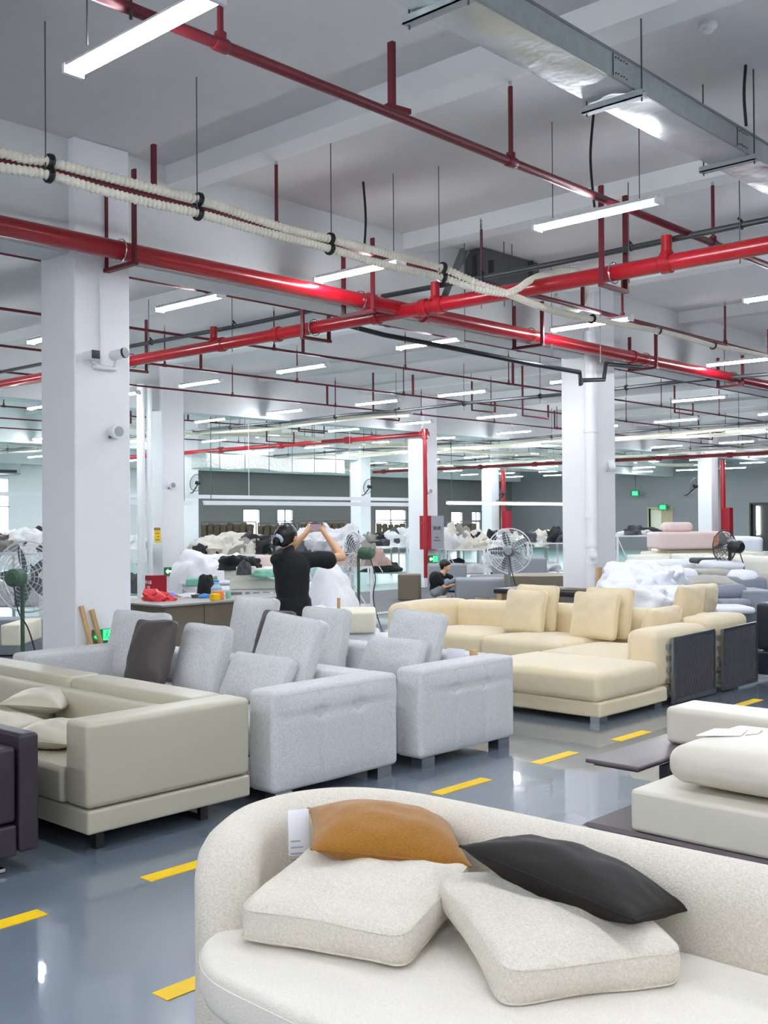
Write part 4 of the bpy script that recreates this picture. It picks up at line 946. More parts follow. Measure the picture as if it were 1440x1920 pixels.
# ================================================================ PEOPLE
HR = Vector((RT.x, RT.y, 0)).normalized(); HF = Vector((FW.x, FW.y, 0)).normalized()
def frame(u, dep):
    p = onD(u, 975, dep); p0 = Vector((p.x, p.y, 0))
    return p0, (lambda lat, z, d=0: p0+HR*lat+HF*d+Vector((0, 0, z)))
def limb(b, P, R, n=10):
    b.tube(P, R, n)
    for p, r in zip(P, R): b.ball(p, r*.995, n=10, k=7)
def ell(b, c, rs, ax=None, n=16, k=11):
    "ellipsoid with radii rs along the frame ax (x, y, z)"
    q = MB(); q.ball((0, 0, 0), *rs, n=n, k=k)
    if ax: Mx = Matrix([Vector(a).normalized() for a in ax]).transposed()
    else: Mx = Matrix.Identity(3)
    b.add([Mx @ Vector(v)+Vector(c) for v in q.v], q.f)
def fuse(b, name, m, parent, vox=.010, smooth=4):
    o = b.build(name, m, parent)
    md = o.modifiers.new('r', 'REMESH'); md.mode = 'VOXEL'; md.voxel_size = vox
    if smooth: s = o.modifiers.new('s', 'SMOOTH'); s.factor = .5; s.iterations = smooth
    dg = bpy.context.evaluated_depsgraph_get(); me = bpy.data.meshes.new_from_object(o.evaluated_get(dg))
    o.modifiers.clear(); old = o.data; o.data = me; bpy.data.meshes.remove(old)
    me.polygons.foreach_set('use_smooth', [True]*len(me.polygons)); me.update(); return o
def hand(b, wrist, palm, tips, thumb, r=.0085):
    "palm from wrist to knuckles; tips = four chains of (knuckle, mid, tip)"
    w_, p = Vector(wrist), Vector(palm); limb(b, [w_, w_.lerp(p, .5), p], [.024, .027, .025], 8)
    for ch in tips:
        limb(b, [p]+[Vector(c) for c in ch], [r*1.3]+[r, r*.92, r*.8][:len(ch)], 7)
    limb(b, [w_.lerp(p, .4)]+[Vector(c) for c in thumb], [r*1.5, r*1.15, r*.95], 7)
# ---- the woman photographing
P0, W = frame(553, 9.8)
t = thing('person', 'person in black short-sleeved shirt seen from behind, raising a phone to take a photo', 'person', tuple(P0))
fd = (HR*.62+HF*.78).normalized(); sd = (HR*.78-HF*.62).normalized(); Z3 = Vector((0, 0, 1))
hd = W(-.065, 1.515, .02)
b = mb()
ell(b, hd, (.078, .098, .108), (sd, fd, Z3)); ell(b, hd+fd*.035-Z3*.055, (.058, .062, .062), (sd, fd, Z3)); ell(b, hd+fd*.102-Z3*.012, (.011, .016, .02), (sd, fd, Z3), 8, 6)
ell(b, hd+fd*.085-Z3*.052, (.024, .014, .012), (sd, fd, Z3), 8, 6); ell(b, hd+fd*.05-Z3*.098, (.03, .028, .02), (sd, fd, Z3), 8, 6)
for s in (-1, 1): ell(b, hd+sd*.080*s-Z3*.018+fd*.004, (.009, .019, .031), (sd, fd, Z3), 8, 6)
limb(b, [hd-Z3*.06-fd*.02, W(-.062, 1.38, 0), W(-.05, 1.32, -.01)], [.050, .049, .06])
ell(b, W(-.035, 1.22, 0), (.17, .10, .16), (sd, fd, Z3)); ell(b, W(-.025, 1.02, 0), (.145, .095, .17), (sd, fd, Z3)); ell(b, W(-.02, .88, 0), (.165, .11, .14), (sd, fd, Z3))
sR, eR, wR = W(.135, 1.30, -.02), W(.425, 1.315, .08), W(.268, 1.515, .235)
sL, eL, wL = W(-.160, 1.30, .05), W(-.10, 1.36, .30), W(.065, 1.525, .35)
limb(b, [sR, sR.lerp(eR, .5), eR], [.056, .047, .038]); limb(b, [eR, eR.lerp(wR, .35), wR], [.037, .039, .025])
limb(b, [sL, sL.lerp(eL, .5), eL], [.056, .047, .038]); limb(b, [eL, eL.lerp(wL, .35), wL], [.037, .039, .025])
ph_c = W(.175, 1.585, .34); pw, pt_, pn = sd, Z3, fd
def pq(a, z, n=0): return ph_c+sd*a+Z3*z+fd*n
hand(b, wR, pq(.085, -.012, -.02), [(pq(.098, .028, -.012), pq(.088, .047, .006), pq(.066, .047, .014)), (pq(.10, .012, .0), pq(.088, .018, .022), pq(.062, .018, .022)), (pq(.098, -.004, .0), pq(.085, -.006, .022), pq(.06, -.006, .022)), (pq(.094, -.022, -.002), pq(.082, -.035, .016), pq(.062, -.04, .016))], (pq(.078, -.02, -.035), pq(.05, -.012, -.018)))
hand(b, wL, pq(-.088, -.012, -.015), [(pq(-.10, .028, -.012), pq(-.088, .049, .004), pq(-.058, .052, .01)), (pq(-.10, .012, 0), pq(-.088, .016, .022), pq(-.06, .016, .022)), (pq(-.098, -.004, 0), pq(-.085, -.008, .022), pq(-.06, -.008, .022)), (pq(-.094, -.022, -.002), pq(-.084, -.036, .014), pq(-.062, -.042, .012))], (pq(-.085, -.035, -.03), pq(-.06, -.043, -.012)))
for s in (-1, 1): limb(b, [W(-.02+s*.085, .86, 0), W(-.02+s*.09, .48, .0), W(-.02+s*.09, .10, -.01)], [.075, .052, .036]); 
fuse(b, 'body', M['skin'], t, .0065, 3)
b = mb()   # shirt
ell(b, W(-.035, 1.215, 0), (.205, .128, .165), (sd, fd, Z3)); ell(b, W(-.03, 1.06, 0), (.187, .122, .20), (sd, fd, Z3)); ell(b, W(-.022, .90, 0), (.185, .128, .20), (sd, fd, Z3)); ell(b, W(-.03, 1.13, 0), (.192, .12, .22), (sd, fd, Z3))
limb(b, [W(-.055, 1.345, -.01), W(-.05, 1.30, -.01)], [.068, .10])
limb(b, [W(-.06, 1.36, -.005), W(-.058, 1.395, .0)], [.062, .056])
limb(b, [sR+Vector((0, 0, -.005)), sR.lerp(eR, .25), sR.lerp(eR, .56)+Vector((0, 0, -.018))], [.072, .076, .084], 14)
limb(b, [sL, sL.lerp(eL, .25), sL.lerp(eL, .56)], [.070, .070, .074], 14)
limb(b, [W(-.05, 1.325, -.01), W(-.175, 1.30, .01)], [.055, .058]); limb(b, [W(-.05, 1.325, -.01), W(.11, 1.305, -.01)], [.055, .066])
b.tube([W(-.022, .95, 0), W(-.02, .76, 0), W(-.02, .72, 0)], [.165, .178, .18], 18)
fuse(b, 'shirt', M['shirt'], t, .011, 5)
b = mb()
for s in (-1, 1): limb(b, [W(-.02+s*.08, .84, 0), W(-.02+s*.09, .48, .0), W(-.02+s*.09, .10, -.01)], [.098, .075, .062])
fuse(b, 'trousers', M['trouser'], t, .014, 3)
for s in (-1, 1): c = W(-.02+s*.09, .035, .0); mb().rbox((-.045, -.07, -.035), (.045, .17, .035), .03, 3, 4).xf(Matrix.Translation(c) @ Matrix((sd, fd, Z3)).transposed().to_4x4()).build('shoe', M['shoe'], t)
b = mb()   # hair drawn back into a bun
ell(b, hd-fd*.022+Z3*.016, (.093, .102, .108), (sd, fd, Z3)); ell(b, hd-fd*.055-Z3*.03, (.075, .06, .075), (sd, fd, Z3)); ell(b, hd-fd*.04+Z3*.0-sd*.03, (.075, .085, .09), (sd, fd, Z3))
ell(b, W(-.155, 1.475, -.06), (.048, .045, .042)); ell(b, W(-.165, 1.445, -.055), (.034, .04, .026))
fuse(b, 'hair', M['hair'], t, .008, 3)
b = mb(); c = W(-.135, 1.49, -.075); b.ring(c, .030, .016, (HR*-.6-HF*.5+Z3*-.5), 14, 7); b.tube([c+Z3*.04-HR*.03, c+Z3*.01, c-Z3*.03+HR*.03], [.012, .018, .010], 7); b.build('scrunchie', M['pastel'], t)
R4 = Matrix((sd, Z3, -fd)).transposed().to_4x4()
pb = mb().rbox((-.078, -.037, -.0045), (.078, .037, .0045), .004, 2, 2).xf(Matrix.Translation(ph_c) @ R4)
po = pb.build('phone', M['black']); tag(po, 'black phone held sideways by the person in black', 'phone')
mb().cbox((0, 0, .0052), (.142, .066, .0008)).xf(Matrix.Translation(ph_c) @ R4).build('screen', M['screen'], po, smooth=False)
# ---- the man crouching
P0, W = frame(833, 22.4)
t = thing('person', 'person in black T-shirt and grey jeans crouching by the low grey sofas', 'person', tuple(P0))
fd = (HR*.9-HF*.42).normalized(); sd = (HR*.42+HF*.9).normalized()
def q_(u, v, d=0): return W((u-833)/90.4, 1.65-(v-975)/90.4, d)
b = mb(); hd = q_(835, 1061)
ell(b, hd, (.075, .095, .115), (sd, fd, Z3)); ell(b, hd+fd*.045-Z3*.06, (.05, .05, .05), (sd, fd, Z3)); ell(b, hd+fd*.1-Z3*.015, (.012, .018, .02), (sd, fd, Z3), 8, 6)
for s in (-1, 1): ell(b, hd+sd*.078*s, (.01, .02, .03), (sd, fd, Z3), 8, 6)
limb(b, [hd-Z3*.08-fd*.02, q_(828, 1078)], [.055, .065])
ell(b, q_(820, 1092), (.16, .12, .19), (sd, (fd+Z3*.5), (Z3-fd*.5))); ell(b, q_(818, 1103), (.12, .09, .09), (sd, fd, Z3))
for s, (hu, hv) in ((-1, (862, 1096)), (1, (866, 1090))):
    sh = q_(824, 1080)+sd*.17*s; el = q_(838, 1100)+sd*.2*s if s < 0 else q_(848, 1088)+sd*.15*s; wr = q_(hu-5, hv)+sd*.08*s
    limb(b, [sh, sh.lerp(el, .5), el], [.055, .046, .04]); limb(b, [el, wr], [.038, .027]); pm = wr+fd*.07
    hand(b, wr, pm, [(pm+fd*.03+sd*k, pm+fd*.06+sd*k-Z3*.02, pm+fd*.07+sd*k-Z3*.04) for k in (-.03, -.01, .01, .03)], (wr+fd*.05-sd*.04*s, wr+fd*.08-sd*.045*s), .009)
    hip = q_(820, 1108)+sd*.1*s; kn = q_(842, 1090)+sd*.14*s; an = q_(826, 1116)+sd*.11*s; an.z = .1
    limb(b, [hip, hip.lerp(kn, .5), kn], [.07, .07, .058]); limb(b, [kn, kn.lerp(an, .4), an], [.058, .055, .04])
fuse(b, 'body', M['skin'], t, .010, 2)
b = mb(); ell(b, q_(819, 1090), (.205, .155, .22), (sd, (fd+Z3*.5), (Z3-fd*.5))); ell(b, q_(817, 1103), (.17, .135, .12), (sd, fd, Z3)); ell(b, q_(824, 1080), (.2, .10, .08), (sd, fd, Z3))
for s in (-1, 1):
    sh = q_(824, 1080)+sd*.17*s; el = q_(838, 1100)+sd*.2*s if s < 0 else q_(848, 1088)+sd*.15*s; limb(b, [sh, sh.lerp(el, .6)], [.078, .075])
fuse(b, 'shirt', M['shirt'], t, .014, 3)
b = mb()
for s in (-1, 1):
    hip = q_(818, 1110)+sd*.1*s; kn = q_(842, 1091)+sd*.14*s; an = q_(826, 1116)+sd*.11*s; an.z = .12
    limb(b, [hip, hip.lerp(kn, .5), kn], [.105, .095, .078]); limb(b, [kn, kn.lerp(an, .4), an], [.076, .072, .058])
fuse(b, 'jeans', M['jeans'], t, .014, 3)
for s in (-1, 1): c = q_(829, 1118)+sd*.11*s; c.z = .045; mb().rbox((-.05, -.11, -.045), (.05, .17, .045), .035, 3, 4).xf(Matrix.Translation(c) @ Matrix((sd, fd, Z3)).transposed().to_4x4()).build('shoe', M['shoe'], t)
b = mb(); ell(b, hd-fd*.025+Z3*.035, (.098, .115, .112), (sd, fd, Z3)); ell(b, hd-fd*.06-Z3*.02, (.085, .06, .08), (sd, fd, Z3)); ell(b, hd+fd*.06+Z3*.055, (.08, .05, .05), (sd, fd, Z3)); fuse(b, 'hair', M['hair'], t, .012, 2)
# ---- far workers behind the tables
for u, v, dep, shirt, lab in ((930, 1003, 30, 'shirt', 'person in black hood bending at a sewing table behind the round fan'), (73, 992, 24, 'duvet', 'person in white standing far away at the left edge by the window')):
    P0, W = frame(u, dep); t = thing('person', lab, 'person', tuple(P0)); k = 1.65-(v-975)/(F/dep)
    b = mb(); ell(b, W(0, k, 0), (.08, .09, .115)); limb(b, [W(0, k-.1, 0), W(0, k-.16, 0)], [.05, .06]); ell(b, W(0, k-.38, 0), (.19, .12, .28)); ell(b, W(0, k-.66, 0), (.17, .13, .2))
    for s in (-1, 1):
        limb(b, [W(s*.18, k-.2, 0), W(s*.24, k-.46, .05), W(s*.2-.1, k-.5, .3)], [.055, .045, .03])
        pm = W(s*.2-.1, k-.5, .36); hand(b, W(s*.2-.1, k-.5, .3), pm, [(pm+HF*.04+HR*d, pm+HF*.07+HR*d-Z3*.02) for d in (-.03, -.01, .01, .03)], (pm+HR*.04, pm+HR*.045+HF*.03), .009)
        limb(b, [W(s*.09, k-.72, 0), W(s*.1, .45, .02), W(s*.1, .08, 0)], [.085, .06, .045])
    fuse(b, 'body', M['skin'], t, .018, 2)
    b = mb(); ell(b, W(0, k-.38, 0), (.23, .16, .29)); ell(b, W(0, k-.62, 0), (.21, .16, .2))
    for s in (-1, 1): limb(b, [W(s*.18, k-.2, 0), W(s*.24, k-.44, .05)], [.075, .06])
    fuse(b, 'shirt', M[shirt], t, .022, 2)
    b = mb()
    for s in (-1, 1): limb(b, [W(s*.09, k-.72, 0), W(s*.1, .45, .02), W(s*.1, .08, 0)], [.105, .08, .06])
    fuse(b, 'trousers', M['trouser'], t, .022, 2)
    b = mb(); ell(b, W(0, k+.025, -.01), (.092, .10, .115)); fuse(b, 'hair', M['hair'], t, .018, 1)
# ================================================================ BACKGROUND THINGS
def heap(name, c, sx, sy, sz, m, label, cat, seed=0, folds=1.0, group=None, n=30, k=14, flat=.0, parent=None):
    "crumpled pile resting on the height c.z"
    V = []; Fc = []; c = Vector(c)
    for j in range(k+1):
        t_ = math.pi/2*j/k
        for i in range(n):
            a = 2*math.pi*i/n; d = Vector((math.cos(a)*math.cos(t_), math.sin(a)*math.cos(t_), math.sin(t_)))
            q = Vector((d.x*1.8+seed*3.7, d.y*1.8, d.z*1.8+seed))
            r = 1+.34*folds*noise.noise(q)+.14*folds*noise.noise(q*2.1)-.10*folds*abs(noise.noise(q*2.9+Vector((4, 0, 1))))+.05*folds*noise.noise(q*5)
            e = math.copysign(abs(d.x)**.75, d.x); f = math.copysign(abs(d.y)**.75, d.y); g_ = d.z**.7
            V.append((c.x+e*sx/2*r, c.y+f*sy/2*r, c.z+max(0, g_*sz*(r*(.9) if g_ > .15 else 1)*(1-flat*0))))
    for j in range(k):
        for i in range(n): Fc.append((j*n+i, j*n+(i+1) % n, (j+1)*n+(i+1) % n, (j+1)*n+i))
    Fc.append(tuple(reversed(range(n))))
    o = mb().add(V, Fc).build(name, m, parent, angle=1.2)
    return tag(o, label, cat, group) if parent is None else o
def at(u, v, dep): return onD(u, v, dep)
def ground(u, dep): p = onD(u, 975, dep); return Vector((p.x, p.y, 0))
def boxthing(name, label, cat, lo, hi, m, r=.02, rz=0, wob=0, bul=0, seed=0, group=None):
    c = Vector([(lo[i]+hi[i])/2 for i in range(3)]); h = [(hi[i]-lo[i])/2 for i in range(3)]
    o = mb().rbox([-q for q in h], h, r, 3, 5, (bul, bul, bul), wob, seed).build(name, m)
    o.location = c; o.rotation_euler = (0, 0, rz)
    me = o.data; zs = [v.co.z for v in me.vertices]; me.transform(Matrix.Translation((0, 0, -(max(zs)+min(zs))/2)))
    PINV[o.name] = Matrix.Identity(4)
    return tag(o, label, cat, group)
# ---- column furniture
CX, CY = GX0, GY0
def on_face(u, v, y=GY0): return onY(u, v, y)
p = on_face(185, 683)
t = thing('security_camera', 'pair bracket with two white security cameras on the left big column', 'camera', (p.x, GY0, p.z))
mb().rbox((p.x-.06, GY0-.05, p.z-.045), (p.x+.15, GY0, p.z-.01), .012, 2, 2).build('bracket', M['whitemetal'], t)
a = on_face(178, 665, GY0-.16)
mb().rbox((a.x-.035, GY0-.17, a.z-.035), (a.x+.035, GY0-.02, a.z+.035), .02, 3, 2).build('camera_body', M['whitemetal'], t)
mb().rbox((a.x-.036, GY0-.178, a.z-.032), (a.x+.036, GY0-.168, a.z+.034), .004, 2, 1).build('lens_face', M['black'], t)
b = mb().cyl((a.x+.02, GY0-.06, a.z-.035), (p.x, GY0-.03, p.z-.02), .012, 8); b.build('arm', M['whitemetal'], t)
c1, c2 = on_face(208, 668, GY0-.08), on_face(232, 662, GY0-.20)
mb().tube([c1, c1.lerp(c2, .1), c2], [.03, .04, .04], 12).build('camera_body', M['whitemetal'], t)
mb().tube([c2, c2+(c2-c1).normalized()*.02], [.043, .043], 12).build('lens_face', M['black'], t)
mb().cyl(c1.lerp(c2, .4)-Vector((0, 0, .03)), (p.x+.12, GY0-.03, p.z-.02), .010, 8).build('arm', M['whitemetal'], t)
q = on_face(188, 560)
tag(mb().box((q.x-.012, GY0-.02, p.z), (q.x+.012, GY0, 3.75)).box((q.x-.02, GY0-.024, 3.5), (q.x+.02, GY0, 3.56)).build('cable_trunking', M['whitemetal'], smooth=False), 'thin white trunking running up above the two security cameras', 'trunking')
def sounder(p, y, label, ax=(0, -1, 0), s=1.0):
    t = thing('wall_sounder', label, 'alarm', tuple(p)); a = Vector(ax); p = Vector(p)
    mb().tube([p, p+a*.03*s, p+a*.07*s], [.05*s, .06*s, .062*s], 18).build('housing', M['whitemetal'], t)
    mb().cyl(p+a*.0701*s, p+a*.075*s, .042*s, 18).build('lens', M['galvflat'], t)
    mb().cyl(p+Vector((-.045*s, 0, -.045*s)), p+a*.02+Vector((-.045*s, 0, -.045*s)), .012*s, 8).build('knob', M['steel'], t)
sounder(on_face(214, 810), GY0, 'round white sounder low on the left big column')
sounder(on_face(1141, 874), GY0, 'white sounder on the right face of the right column', (.5, -.8, .2), 1.3)
sounder(onY(320, 910, GY0+GDY), 0, 'small white sounder on the column behind the left bench', s=1.2)
sounder(onY(803, 921, GY0+GDY), 0, 'small white sounder on the fire cabinet column', s=1.2)
# exit sign low on the left column, with a grey board behind
p = on_face(198, 1190)
t = thing('exit_sign', 'green exit sign low on the left big column beside two wooden poles', 'sign', (p.x, GY0-.01, p.z))
mb().box((p.x-.06, GY0-.012, p.z-.045), (p.x+.04, GY0-.002, p.z+.045)).build('board', M['exitdim'], t, smooth=False)
mb().box((p.x-.03, GY0-.016, p.z-.042), (p.x+.038, GY0-.012, p.z+.042)).build('lit_panel', M['exit'], t, smooth=False)
fy = GY0-.018; Q = lambda a, z: (p.x+a, fy, p.z+z); mb().ball(Q(.006, .028), .007, n=8, k=5).bar(Q(.004, .018), Q(-.002, -.004), .009, .004).bar(Q(-.002, -.004), Q(.014, -.016), .007, .004).bar(Q(.014, -.016), Q(.010, -.032), .007, .004).bar(Q(-.002, -.004), Q(-.012, -.024), .007, .004).bar(Q(.004, .016), Q(.018, .006), .006, .004).bar(Q(.004, .016), Q(-.012, .008), .006, .004).build('sign_figure', M['exitdim'], t, smooth=False)
mb().add([(p.x-.115, GY0-.014, p.z-.01), (p.x-.065, GY0-.014, p.z-.045), (p.x-.065, GY0-.014, p.z+.025)], [(0, 1, 2)]).build('arrow', M['exit'], t, smooth=False)
tag(mb().box((GX0+.14, GY0-.004, 0), (GX0+CW, GY0-.0005, onY(210, 1178, GY0).z)).build('skirting_board', M['taupe'], smooth=False), 'taupe board covering the foot of the left big column', 'board')
for (u0, v0, u1, v1, lab) in ((152, 1136, 170, 1207, 'left pale wooden pole leaning on the left big column'), (172, 1143, 189, 1207, 'right pale wooden pole leaning on the left big column')):
    a, c = onY(u0, v0, GY0-.02), onY(u1, v1, GY0-.06); d = (c-a); c2 = a+d*((a.z)/(a.z-c.z))
    b = mb().bar(a, c2, .03, .03); o = b.build('wooden_pole', M['wood'], smooth=False); tag(o, lab, 'pole')
# drainpipe on the right column
c = Vector((12.25, 7.78, 0)); 
pu = onX(1109, 900, 12.23); c = Vector((12.23, pu.y, 0))
t = thing('drainpipe', 'white plastic drainpipe running down the right column', 'pipe', tuple(c))
mb().cyl(c+Vector((0, 0, .05)), c+Vector((0, 0, 4.1)), .082, 18).build('pipe_run', M['whitemetal'], t)
for z in (onX(1109, 808, 12.2).z, onX(1109, 968, 12.2).z, onX(1109, 1022, 12.2).z, onX(1109, 1056, 12.2).z): mb().cyl(c+Vector((0, 0, z-.02)), c+Vector((0, 0, z+.02)), .094, 18).build('collar', M['whitemetal'], t)
z = onX(1109, 1040, 12.2).z; mb().cyl(c+Vector((-.07, -.05, z)), c+Vector((-.13, -.09, z)), .055, 16).cyl(c+Vector((-.13, -.09, z)), c+Vector((-.14, -.097, z)), .035, 14).build('access_cap', M['whitemetal'], t)
# white pipes and signs by the second-row left column
for u, r, lab in ((265, .075, 'white vertical pipe just right of the left big column'), (281, .05, 'thinner white vertical pipe beside the second-row left column')):
    g_ = onY(u, 975, 16.9); tag(mb().cyl((g_.x, 16.9, .01), (g_.x, 16.9, 4.2), r, 14).cyl((g_.x, 16.9, 1.6), (g_.x, 16.9, 1.75), r*1.15, 14).build('vertical_pipe', M['whitemetal']), lab, 'pipe')
y1 = GY0+GDY
a = onX(295, 1003, GX0+GDX-.006)
t = thing('warning_notice', 'yellow warning notice on the second-row left column', 'notice', tuple(a))
mb().box((a.x-.004, a.y-.10, a.z-.14), (a.x+.004, a.y+.10, a.z+.14)).build('notice_sheet', M['yellowsign'], t, smooth=False)
mb().box((a.x-.008, a.y-.10, a.z+.09), (a.x-.004, a.y+.10, a.z+.14)).build('header', M['tan'], t, smooth=False)
for k in range(3): mb().box((a.x-.008, a.y-.07, a.z-.1+k*.06), (a.x-.004, a.y+.05-(k % 2)*.05, a.z-.08+k*.06)).build('text_line', M['tan'], t, smooth=False)
def exit_sign(u, v, y, label, w_=.36, h_=.16):
    p = onY(u, v, y); t = thing('exit_sign', label, 'sign', tuple(p))
    mb().box((p.x-w_/2, y-.03, p.z-h_/2), (p.x+w_/2, y, p.z+h_/2)).build('board', M['exitdim'], t, smooth=False)
    mb().box((p.x-.02, y-.036, p.z-h_*.4), (p.x+w_*.45, y-.03, p.z+h_*.4)).build('lit_panel', M['exit'], t, smooth=False)
    mb().box((p.x-w_*.4, y-.036, p.z-h_*.1), (p.x-.03, y-.03, p.z+h_*.1)).add([(p.x-w_*.46, y-.037, p.z), (p.x-w_*.3, y-.037, p.z-h_*.3), (p.x-w_*.3, y-.037, p.z+h_*.3)], [(0, 1, 2)]).build('arrow', M['exitwhite'], t, smooth=False)
exit_sign(322, 1071, y1, 'green exit sign on the second-row left column')
exit_sign(811, 1048, y1-.01, 'green exit sign below the fire cabinet', .34, .17)
for u, v, lab in ((1191, 925, 'small green exit lamp hanging before the far wall'), (1243, 951, 'small green exit lamp above the far beige doorway')):
    p = onX(u, v, XMAX-.6); t = thing('exit_lamp', lab, 'sign', tuple(p)); mb().cbox(p, (.06, .5, .3)).build('board', M['exitdim'], t, smooth=False)
    mb().cbox(p+Vector((-.04, 0, 0)), (.02, .3, .2)).build('lit_panel', M['exit'], t, smooth=False)
    if u == 1191: mb().cyl(p, (p.x, p.y, CEIL), .03, 5).build('cord', M['wire'], t)
    else: mb().box((p.x, p.y-.03, p.z-.03), (XMAX, p.y+.03, p.z+.03)).build('bracket', M['wire'], t, smooth=False)
# fire hose cabinet
c0, c1_ = onY(805, 967, 16.95), onY(832, 1029, 16.95)
t = thing('fire_hose_cabinet', 'silver and red fire hose cabinet on the middle distant column', 'cabinet', (c0.x, 17.0, c1_.z))
mb().box((c0.x, 16.96, c1_.z), (c1_.x, 17.15, c0.z)).build('cabinet_body', M['redbox'], t, smooth=False)
dr = mb().box((c0.x+.01, 16.94, c1_.z), (c1_.x, 16.96, c0.z)).build('door', M['grate'], t, smooth=False)
mb().box((c0.x-.13, 16.9, c1_.z), (c0.x+.01, 17.15, c0.z)).build('side_panel', M['redbox'], t, smooth=False)
text_mesh('lettering', '消火栓', .10, M['black'], dr, Vector(((c0.x+c1_.x)/2, 16.936, (c0.z*.62+c1_.z*.38))), (1, 0, 0), (0, 0, 1))
b = mb(); mx_ = (c0.x+c1_.x)/2
for k, (w_, z) in enumerate(((.14, .30), (.24, .22))): b.box((mx_-w_/2, 16.937, c1_.z+z*.9), (mx_+w_/2, 16.94, c1_.z+z*.9+.025))
b.build('small_text', M['char'] if 'char' in M else M['glass'], dr, smooth=False)
# red extinguisher box by the bench
p = ground(287, 15.6)
t = thing('red_box', 'red fire extinguisher box with white lettering behind the bench', 'box', tuple(p))
zt, zb = 1.65-(1075-975)*15.6/F, 1.65-(1112-975)*15.6/F
mb().box((p.x-.1, p.y-.1, 0), (p.x+.16, p.y+.06, zt)).build('casing', M['redbox'], t, smooth=False)
pp = Vector((p.x-.102, p.y-.02, zt-.1)); text_mesh('lettering', '灭火器', .055, M['paper'], t, pp, (0, -1, 0), (0, 0, 1)); text_mesh('lettering', '119', .05, M['paper'], t, pp-Vector((0, 0, .07)), (0, -1, 0), (0, 0, 1))
# ---- bench with clutter
t = thing('taupe_bench', 'long taupe panelled bench behind the light grey cushions', 'bench', (8, 10.4, 0))
bz = .74
mb().rbox((7.05, 9.8, 0), (7.08, 11.2, bz-.02), .004, 1, 1).rbox((7.08, 9.8, 0), (9.0, 9.84, bz-.02), .004, 1, 1).build('panel', M['taupe'], t, smooth=False)
mb().box((7.0, 9.76, bz-.02), (9.05, 10.4, bz)).box((7.0, 10.4, bz-.02), (7.5, 11.25, bz)).build('bench_top', M['taupetop'], t, smooth=False)
mb().box((7.6, 9.795, 0), (7.605, 9.8, bz-.02)).build('panel_joint', M['black'], t, smooth=False)
def top(u, v, z=bz): return onZ(u, v, z)
heap('plastic_bag', top(292, 1126), .26, .3, .12, M['redbag'], 'crumpled bright red plastic bag on the bench', 'bag', 3, 1.4)
heap('plastic_bag', top(316, 1126), .16, .2, .05, M['redbag'], 'flat red plastic wrap spilling from the red bag', 'bag', 5, 1.4)
heap('cap', top(316, 1118), .14, .14, .06, mat('violet cloth', '#8f8fe0', .6), 'small violet cloth beside the red bag', 'cloth', 6)
heap('white_cloth', top(352, 1120), .36, .3, .05, M['cloth']['white'], 'white cloth on the bench right of the red bag', 'cloth', 7)
heap('charcoal_cloth', top(368, 1121), .14, .12, .05, M['cloth']['char'], 'small charcoal cloth in the middle of the bench', 'cloth', 8)
heap('blue_glove', top(384, 1121), .16, .1, .05, M['blue'], 'blue glove on the bench', 'glove', 9)
o = boxthing('tape_pack', 'orange and yellow tape pack on the bench', 'box', tuple(top(409, 1124)-Vector((.05, .05, 0))), tuple(top(409, 1124)+Vector((.05, .05, .10))), M['orange'], .01)
o = boxthing('tape_pack', 'yellow tape pack left of the orange one', 'box', tuple(top(403, 1126)-Vector((.05, .05, 0))), tuple(top(403, 1126)+Vector((.04, .04, .08))), M['yellow'], .01)
p = top(428, 1122); tag(mb().cyl(p, p+Vector((0, 0, .08)), .03, 12).build('tape_roll', M['mint']), 'small green roll beside the orange tape pack', 'roll')
p = top(406, 1121); t = thing('water_bottle', 'light blue plastic water jug on the bench', 'bottle', tuple(p))
mb().tube([p, p+Vector((0, 0, .02)), p+Vector((0, 0, .12)), p+Vector((0, 0, .16)), p+Vector((0, 0, .19))], [.06, .065, .065, .03, .03], 14).build('bottle_body', M['ltblue'], t)
mb().cyl(p+Vector((0, 0, .19)), p+Vector((0, 0, .21)), .032, 12).build('bottle_cap', M['blue'], t)
heap('black_jacket', top(386, 1116), .16, .2, .28, M['cloth']['black'], 'black jacket slumped behind the water jug', 'jacket', 10, .8)
# ---- foam blocks left of the woman
def blk(u0, v0, u1, v1, dep, thick, m, name, label, cat='foam block', r=.02, group=None, wob=.004, rest=None, bul=0, seed=1):
    "box thing facing the viewer, spanning a rectangle at a given distance, sitting at its own bottom height"
    a = onD(u0, v1, dep); c = onD(u1, v0, dep); w_ = (u1-u0)*dep/F; h_ = c.z-a.z; mid = (a+c)/2+HF*thick/2
    b = mb().rbox((-w_/2, -thick/2, 0), (w_/2, thick/2, max(h_, .02)), r, 3, 6, (bul, bul, bul), wob, seed, 2)
    ang = math.atan2(HR.y, HR.x); o = b.build(name, m); zb_ = a.z if rest is None else rest
    zs = [v.co.z for v in o.data.vertices]; o.data.transform(Matrix.Translation((0, 0, -min(zs)))); o.location = (mid.x, mid.y, zb_); o.rotation_euler = (0, 0, ang+.0); PINV[o.name] = Matrix.Identity(4)
    return tag(o, label, cat, group)
